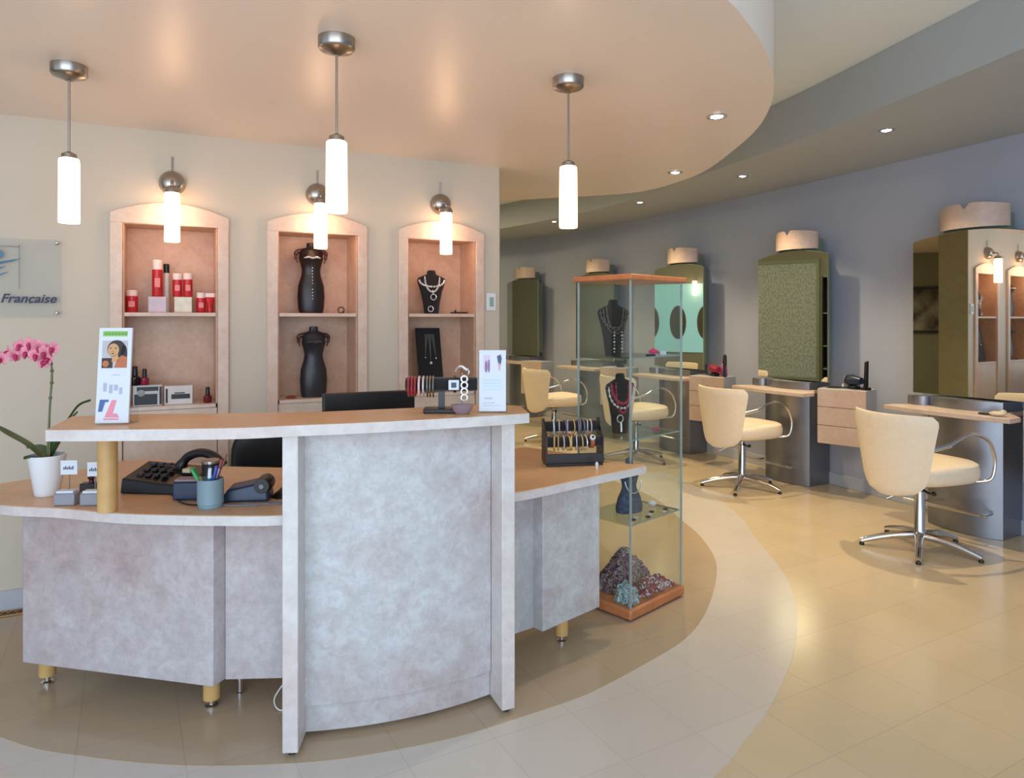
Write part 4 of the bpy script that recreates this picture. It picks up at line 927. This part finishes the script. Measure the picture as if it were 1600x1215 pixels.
# ------------------------------------------------------------------ styling stations
def heartbox_profile(hw, dep, n=18): return [(-hw * cos(pi * k / n), -dep * sin(pi * k / n) ** .7) for k in range(n + 1)]
def station(loc, rz, label):
    t = thing('styling_station', label, 'mirror station', loc, rz, 'styling mirror stations along the blue grey wall')
    # y=0 at mirror plane, wall at +.20
    hw = .235; n = 18
    prof = [(-hw, .19)] + [(-hw + 2 * hw * k / n, -.055 - .075 * (1 - (2 * k / n - 1) ** 2)) for k in range(n + 1)] + [(hw, .19)]
    b = MB(); b.prism(prof, .002, .875); b.build('steel_column', M_STEEL, t)
    b = MB(); b.box(-.25, .25, .022, .19, .93, 1.94); b.build('mirror_case', M_GREEN, t, bev=.003)
    w = .37; n2 = 20
    out = [(-w, .885)] + [(-w + 2 * w * k / n2, 1.955 + .05 * (1 - (2 * k / n2 - 1) ** 2)) for k in range(n2 + 1)] + [(w, .885)]
    b = MB(); b.xprism(out, .002, .021); b.build('mirror_board', M_GREEN, t)
    w2 = w - .002
    out2 = [(-w2, .888)] + [(-w2 + 2 * w2 * k / n2, 1.952 + .05 * (1 - (2 * k / n2 - 1) ** 2)) for k in range(n2 + 1)] + [(w2, .888)]
    b = MB(); b.xprism(out2, -.003, .0018); b.build('mirror', M_MIRROR, t)
    # light housing on top: curved shell with a notch
    m = 40; rings = []
    for k in range(m + 1):
        q = k / m; x = -.22 + .44 * q; s = 1 - abs(2 * q - 1) ** 2.5
        y = .06 - .12 * s; top = 2.155 + .02 * s - .045 * max(0, 1 - abs(x - .005) / .03)
        rings.append([(x, y, 2.012), (x, y, top), (x, y + .012, top), (x, y + .012, 2.012)])
    b = MB(); b.loft(rings); b.build('light_valance', M_WOODL, t)
    b = MB(); b.box(-.2, .2, .075, .16, 1.941, 2.10); b.build('light_box', M_GREEN, t)
    # shelf and foot rail
    sh = [(-.40, -.20), (-.40, -.30), (-.2, -.335), (.1, -.345), (.40, -.33), (.40, -.20), (hw + .02, -.02), (hw + .02, .19), (hw + .001, .19), (hw + .001, -.055)] + [(hw - 2 * hw * k / n, -.056 - .075 * (1 - (2 * k / n - 1) ** 2) - .001) for k in range(n + 1)] + [(-hw - .001, .19), (-hw - .03, .19), (-hw - .03, -.02)]
    b = MB(); b.prism(sh, .782, .812); b.build('shelf', M_WOODL, t, bev=.003)
    b = MB(); b.tube([(-.26, -.30, .19), (.26, -.30, .19)], .010, 12); b.build('foot_rail', M_CHROME, t)
    for s in (-.2, .2):
        b = MB(); b.tube(smooth([(s, -.30, .19), (s, -.20, .17), (s, -.115, .17)], 3), .008); b.build('rail_bracket', M_CHROME, t)
    b = MB(); n = 12; hb = .075
    b.loft([[( -.29 - hb * cos(pi * k / n), -.06 - .06 * sin(pi * k / n), z) for k in range(n + 1)] + [(-.29 + hb - .004, -.05, z), (-.29 - hb + .004, -.05, z)] for z in (.8125, .875)]); b.build('curved_backsplash', M_STEEL, t)
    return t
labels = ['nearest mirror station at the right edge, reflecting the niches', 'second mirror station from the right, with the whole pattern-reflecting mirror in view', 'third mirror station, its teal reflection seen through the glass showcase', 'fourth mirror station, mostly hidden behind the showcase top', 'farthest mirror station at the end of the wall, beside the reception wall']
for (x, y, tg), lb in zip(ST, labels):
    if lb is labels[0]: s0 = station((x, y, 0), atan2(tg[1], tg[0]), lb)
    else: again(s0, (x, y, 0), atan2(tg[1], tg[0]), lb)
def drawer_unit(loc, rz, label):
    t = thing('drawer_unit', label, 'drawer unit', loc, rz, 'wall hung drawer units between the stations')
    b = MB(); b.box(0, .36, .022, .25, .425, .86); b.build('carcass', M_STEEL if False else mat('grey cabinet side', '#a3a6b0', .45, var=.02), t, bev=.002)
    for k in range(3):
        z = .425 + .145 * k; b = MB(); b.box(0, .36, .0, .0215, z + .002, z + .143); d = b.build('drawer', M_WOODL, t, bev=.002)
    return t
DU = [((3.07, 4.15), 'drawer unit cut off by the right edge of the picture'), ((2.43, 5.50), 'laminate three-drawer unit holding the dark blue dryer'), ((1.73, 6.75), 'laminate three-drawer unit holding the red and pink dryers'), ((1.02, 8.0), 'laminate three-drawer unit seen through the showcase'), ((.12, 9.2), 'farthest laminate three-drawer unit near the wall end')]
for k, (p, lb) in enumerate(DU):
    if k == 0: d0 = drawer_unit((p[0], p[1], 0), -radians(59), lb)
    else: again(d0, (p[0], p[1], 0), -pi / 4, lb)

# ------------------------------------------------------------------ things on the drawer units and shelves
def dryer(loc, rz, m, label, stand=True):
    t = thing('hair_dryer', label, 'hair dryer', loc, rz)
    b = MB(Matrix.Translation((0, 0, .068)) @ Matrix.Rotation(pi / 2, 4, 'X')); b.lathe([(.028, -.075), (.040, -.06), (.044, -.02), (.036, .03), (.026, .075)], (0, 0, 0), 24); b.build('barrel', m, t)
    b = MB(Matrix.Translation((0, .062, .068)) @ Matrix.Rotation(-pi / 2, 4, 'X')); b.lathe([(.036, .0), (.034, .014)], (0, 0, 0), 24); b.build('air_inlet', M_GREY, t)
    b = MB(); b.tube([(0, .015, .04), (.02, .03, .025), (.07, .045, .018)], [.016, .015, .013], 12); b.build('handle', m, t)
    b = MB(); b.box(-.03, .03, -.035, .035, .0005, .027); b.build('rest', M_BLACK, t, bev=.003)
    return t
def top_of(p, a, u, v): c, s = cos(a), sin(a); return (p[0] + u * c - v * s, p[1] + u * s + v * c, .8605)
A2 = -pi / 4
dryer(top_of((2.43, 5.5), A2, .235, .12), .3, mat('deep blue plastic', '#16263e', .35), 'dark blue hair dryer resting on the nearer drawer unit')
t = thing('iron_holder', 'upright black styling iron at the back of the nearer drawer unit', 'styling iron', top_of((2.43, 5.5), A2, .33, .09), .2)
b = MB(); b.box(-.03, .03, -.025, .025, 0, .02); b.build('base', M_BLACK, t, bev=.002)
b = MB(); b.add([(-.012, -.012, .0205), (.016, -.012, .0205), (.016, .012, .0205), (-.012, .012, .0205), (-.004, -.01, .215), (.022, -.01, .225), (.022, .01, .225), (-.004, .01, .215)], [(3,2,1,0),(4,5,6,7),(0,1,5,4),(1,2,6,5),(2,3,7,6),(3,0,4,7)]); b.build('iron', M_BLACK, t, bev=.003)
z = .8645
p0 = top_of((2.43, 5.5), A2, .05, .08)
b = MB(); b.tube(smooth([(p0[0] - .02, p0[1], z), (p0[0] + .04, p0[1] - .05, z), (p0[0] + .09, p0[1] - .04, z), (p0[0] + .05, p0[1] + .02, z), (p0[0] + .12, p0[1] - .06, z), (p0[0] + .15, p0[1] - .08, z)], 6), .0035, 6)
tag(b.build('dryer_cord', M_BLACK), 'black cord lying on the nearer drawer unit left of the blue dryer', 'cable')
t = thing('comb_tray', 'flat black tray of combs on the nearer drawer unit', 'tray', top_of((2.43, 5.5), A2, .10, .16), A2)
b = MB(); b.box(-.07, .07, -.035, .035, 0, .008); b.build('tray', M_BLACK, t, bev=.002)
b = MB(); b.lathe([(.010, .0085), (.012, .02), (.004, .034)], (.04, 0, 0), 10); b.build('bottle', M_PINKC, t)
dryer(top_of((1.73, 6.75), A2, .22, .10), .2, mat('dark red plastic', '#8e1a34', .3), 'dark red hair dryer on the drawer unit behind the middle chair')
t = thing('spray_bottle', 'pink spray bottle standing beside the dark red hair dryer', 'bottle', top_of((1.73, 6.75), A2, .30, .13), 0)
b = MB(); b.lathe([(.032, 0), (.034, .01), (.030, .10), (.014, .13)], (0, 0, 0), 20); b.build('bottle', mat('pink plastic', '#b46a9a', .3), t)
b = MB(); b.lathe([(.014, .1305), (.014, .16), (.006, .20)], (0, 0, 0), 14); b.box(-.03, .0, -.006, .006, .15, .165); b.build('nozzle', mat('pink plastic', ''), t)
t = thing('flat_brush', 'upright black brush at the right of the pink spray bottle', 'brush', top_of((1.73, 6.75), A2, .345, .06), .1)
b = MB(); b.lathe([(.016, 0), (.014, .06), (.010, .10)], (0, 0, 0), 12); b.build('handle', M_BLACK, t)
b = MB(); b.lathe([(.016, .1005), (.019, .14), (.017, .20), (.008, .215)], (0, 0, 0), 14); b.build('bristles', M_BLACK, t)
b = MB(); p0 = top_of((1.73, 6.75), A2, .10, .10); pts = [(p0[0] + .07 * cos(a), p0[1] + .05 * sin(a), .8645 + .015 * abs(sin(a * .5))) for a in [2 * pi * k / 24 for k in range(24)]]; b.tube(pts, .0045, 6, closed=True)
tag(b.build('coiled_cord', M_BLACK), 'black cord coiled on the drawer unit left of the dark red dryer', 'cable')
dryer(top_of((1.02, 8.0), A2, .20, .12), .8, mat('black dryer plastic', '#121216', .35), 'black hair dryer on the drawer unit seen through the showcase')
# white cloth on the near station's shelf
def st_pt(i, x, y, z):
    X, Y, tg = ST[i]; a = atan2(tg[1], tg[0]); return (X + x * cos(a) - y * sin(a), Y + x * sin(a) + y * cos(a), z)
t = thing('folded_tissue', 'crumpled pale tissue on the shelf at the right edge of the picture', 'tissue', st_pt(0, .30, -.26, .8125), -.6)
b = MB(); b.ball((0, 0, .016), (.045, .03, .015), 12); b.ball((.03, .01, .022), (.02, .02, .018), 10); b.build('tissue', mat('warm tissue', '#d8c4a8', .8, var=.2, bump=.5), t)
t = thing('round_hand_mirror', 'dark round hand mirror lying on the shelf of the nearest station', 'hand mirror', st_pt(0, .22, -.22, .8125), 0)
b = MB(); b.lathe([(.045, 0), (.045, .006), (.042, .008)], (0, 0, 0), 24); b.build('frame', M_BLACK, t)

# ------------------------------------------------------------------ styling chairs
def salon_chair(loc, rz, label):
    """faces local +Y"""
    t = thing('styling_chair', label, 'chair', loc, rz, 'cream leather styling chairs facing the mirrors')
    K = 18; n = 15; rings = []
    for k in range(K + 1):
        v = k / K; z = .360 + .49 * v
        w = .10 + .145 * min(1, v / .75) ** .75 if v > 0 else .05
        w = (.06 + .135 * (1 - (1 - min(1, v / .24)) ** 2) ** .5 + .095 * v) if v < .9 else (.195 + .095 * v) - .030 * ((v - .9) / .1) ** 2
        th = .030 if 0 < k < K else .016
        ring = []
        yb = -.275 - .07 * v
        for i in range(n): x = w * (2 * i / (n - 1) - 1); e = (1 - abs(2 * i / (n - 1) - 1) ** 6); ring.append((x, yb - th * e + 1.6 * x * x, z))
        for i in range(n - 1, -1, -1): x = w * (2 * i / (n - 1) - 1); e = (1 - abs(2 * i / (n - 1) - 1) ** 6); ring.append((x * .97, yb + th * e + 1.6 * x * x, z))
        rings.append(ring)
    b = MB(); b.loft(rings); b.build('backrest', M_CREAM, t)
    n = 36; rings = []
    for z, s in ((.425, .84), (.435, .93), (.46, .99), (.50, 1), (.525, .97), (.538, .90), (.542, .6)):
        rg = []
        for i in range(n):
            a = 2 * pi * i / n; c, q = cos(a), sin(a)
            x = .235 * s * math.copysign(abs(c) ** .55, c); y = .02 + .265 * s * math.copysign(abs(q) ** .55, q)
            x *= 1 + .10 * y / .235
            rg.append((x, y, z - .035 * max(0, 0) + .012 * (y / .235) * (z > .5)))
        rings.append(rg)
    b = MB(); b.loft(rings); b.build('seat', M_CREAM, t)
    for s in (-1, 1):
        pts = smooth([(s * .225, -.20, .655), (s * .262, -.12, .675), (s * .275, .0, .725), (s * .278, .10, .735), (s * .278, .21, .69), (s * .275, .27, .60), (s * .272, .275, .52), (s * .262, .25, .455), (s * .20, .20, .435)], 5)
        b = MB(); b.tube(pts, .0095, 10); b.build('armrest', M_CHROME, t)
        b = MB(); b.tube([(s * .225, -.20, .655), (s * .268, -.10, .684)], .014, 10); b.build('arm_mount', M_CHROME, t)
    b = MB(); b.box(-.09, .09, -.10, .10, .405, .4245); b.build('seat_plate', M_BLACK, t, bev=.003)
    b = MB(); b.lathe([(.022, .395), (.022, .36), (.030, .355), (.030, .12), (.040, .10), (.048, .075)], (0, 0, 0), 24); b.build('column', M_CHROME, t)
    b = MB(); b.tube(smooth([(.0, 0, .375), (.08, -.03, .36), (.13, -.05, .37)], 3), .007); b.ball((.13, -.05, .37), .014, 10); b.build('pump_lever', M_BLACK, t)
    for s in (-1,):
        b = MB(); b.tube(smooth([(0, -.02, .385), (-.05, -.10, .34), (-.10, -.16, .30)], 3), .008); b.build('recline_bar', M_NICKEL, t)
    for k in range(5):
        a = 2 * pi * k / 5 + pi / 2
        pts = smooth([(0, 0, .085), (.10 * cos(a), .10 * sin(a), .080), (.22 * cos(a), .22 * sin(a), .058), (.33 * cos(a), .33 * sin(a), .026)], 4)
        b = MB(); b.tube(pts, [.028 - .0010 * j for j in range(len(pts))], 12); f = b.build('leg', M_CHROME, t)
        b = MB(); b.lathe([(.014, .0005), (.015, .008), (.012, .016)], (.325 * cos(a), .325 * sin(a), 0), 14); b.build('glide', M_BLACK, f)
    return t
def mirdir(v): return atan2(v[1], v[0]) - pi / 2
ch0 = salon_chair((2.50, 4.24, .0), mirdir((.92, .38)), 'nearest cream leather styling chair at the right of the picture')
again(ch0, (1.93, 5.80, 0), mirdir((.88, .44)), 'second cream leather styling chair, just right of the showcase')
again(ch0, (1.24, 6.92, 0), mirdir((.84, .45)), 'third cream leather styling chair, seen through the glass showcase')
again(ch0, (.48, 7.95, 0), mirdir((.84, .45)), 'farthest cream leather styling chair, left of the glass showcase')

# ------------------------------------------------------------------ things behind the niche wall, seen in the mirrors
t = thing('framed_picture', 'dark framed black and white portrait seen in the nearest mirror', 'picture', (-3.299, 4.86, 1.55), 0)
b = MB(); b.box(0, .03, -.26, .26, -.34, .34); b.build('frame', M_BLACK, t, bev=.003)
b = MB(); b.box(.0305, .033, -.22, .22, -.30, .30); b.build('print', mat('grey print', '#6c6862', .6, var=.9, scale=5), t)
t = thing('textured_window', 'rain-textured greenish glass window reflected in the second mirror', 'window', (-3.299, 7.60, 1.40), 0)
b = MB(); b.box(0, .04, -.66, .66, -1.0, -.94); b.box(0, .04, -.66, .66, .94, 1.0); b.box(0, .04, -.66, -.61, -.939, .939); b.box(0, .04, .61, .66, -.939, .939); b.build('frame', M_GREEN, t)
m, nt, bs = nodes('rain glass'); tc = nt.nodes.new('ShaderNodeTexCoord'); mp = nt.nodes.new('ShaderNodeMapping'); mp.inputs['Scale'].default_value = (45, 45, 26)
nz = nt.nodes.new('ShaderNodeTexNoise'); nz.inputs['Scale'].default_value = 1; nz.inputs['Detail'].default_value = 4
cr = nt.nodes.new('ShaderNodeValToRGB'); cr.color_ramp.elements[0].position = .35; cr.color_ramp.elements[1].position = .65; cr.color_ramp.elements[0].color = lin('#5f6558'); cr.color_ramp.elements[1].color = lin('#85887a')
nt.links.new(tc.outputs['Object'], mp.inputs[0]); nt.links.new(mp.outputs[0], nz.inputs[0]); nt.links.new(nz.outputs[0], cr.inputs[0]); nt.links.new(cr.outputs[0], bs.inputs['Base Color']); nt.links.new(cr.outputs[0], bs.inputs['Emission Color']); bs.inputs['Emission Strength'].default_value = .35  # faint glow put into the pane, no light behind it
b = MB(); b.box(.008, .02, -.609, .609, -.939, .939); b.build('textured_pane', m, t)
t = thing('shelving_unit', 'dark open shelving unit reflected at the right of the second mirror', 'shelves', (-3.299, 6.60, .002), 0)
b = MB(); b.box(0, .02, -.25, .25, 0, 2.1); b.build('back_panel', M_BLACK, t)
for y in (-.25, .235):
    b = MB(); b.box(.0205, .30, y, y + .015, 0, 2.1); b.build('side_panel', M_BLACK, t)
for z in (.1, .62, .98, 1.5, 2.08):
    b = MB(); b.box(.0205, .30, -.234, .234, z, z + .018); b.build('shelf', M_GREEN, t)
t = thing('teal_glass_partition', 'teal glass panel with oval openings reflected in the third mirror', 'glass panel', (-3.299, 8.95, 1.44), 0)
b = MB(); b.box(0, .015, -.75, .75, -.62, .62); b.build('panel', emit('lit teal glass', '#82b4b8', .5), t)  # glow in the material stands in for daylight through the glass
for y in (-.5, 0, .5):
    b = MB(Matrix.Translation((.016, y, -.08)) @ Matrix.Rotation(pi / 2, 4, 'Y')); b.M = b.M @ Matrix.Diagonal((1.9, .95, 1, 1)); b.lathe([(.16, 0), (.16, .004)], (0, 0, 0), 30); b.build('oval', mat('dark bronze oval', '#4a4a3c', .4), t)
t = thing('wall_lamp', 'extra lit tube lamp added for the bright spot at the top of the third mirror', 'lamp', (-3.299, 8.62, 1.98), 0)  # sconce added to give the third mirror its bright spot
b = MB(); b.box(0, .10, -.012, .012, .12, .14); b.build('arm', M_NICKEL, t)
b = MB(); shade(b); b.build('shade', M_SHADE, t).location = (.10, 0, .12)

# ------------------------------------------------------------------ daylight
w = bpy.data.worlds.new('world'); scene.world = w; w.use_nodes = True
bg = w.node_tree.nodes['Background']; bg.inputs[0].default_value = lin('#bcd0e9'); bg.inputs[1].default_value = 1.15
def area(name, loc, rot, sxy, e, col):
    l = bpy.data.lights.new(name, 'AREA'); l.shape = 'RECTANGLE'; l.size, l.size_y = sxy; l.energy = e; l.color = col
    o = bpy.data.objects.new(name, l); C.objects.link(o); o.location = loc; o.rotation_euler = rot; return o
area('shop_window_daylight', (-.2, -2.1, 1.35), (radians(90), 0, 0), (6, 2.5), 125, (.74, .87, 1.0))

vs = scene.view_settings; vs.view_transform = 'Standard'; vs.look = 'None'; vs.gamma = 1; vs.use_curve_mapping = False; vs.exposure = 0.27
scene.cycles.use_denoising = True; scene.cycles.max_bounces = 10; scene.cycles.transparent_max_bounces = 24; scene.cycles.sample_clamp_indirect = 6
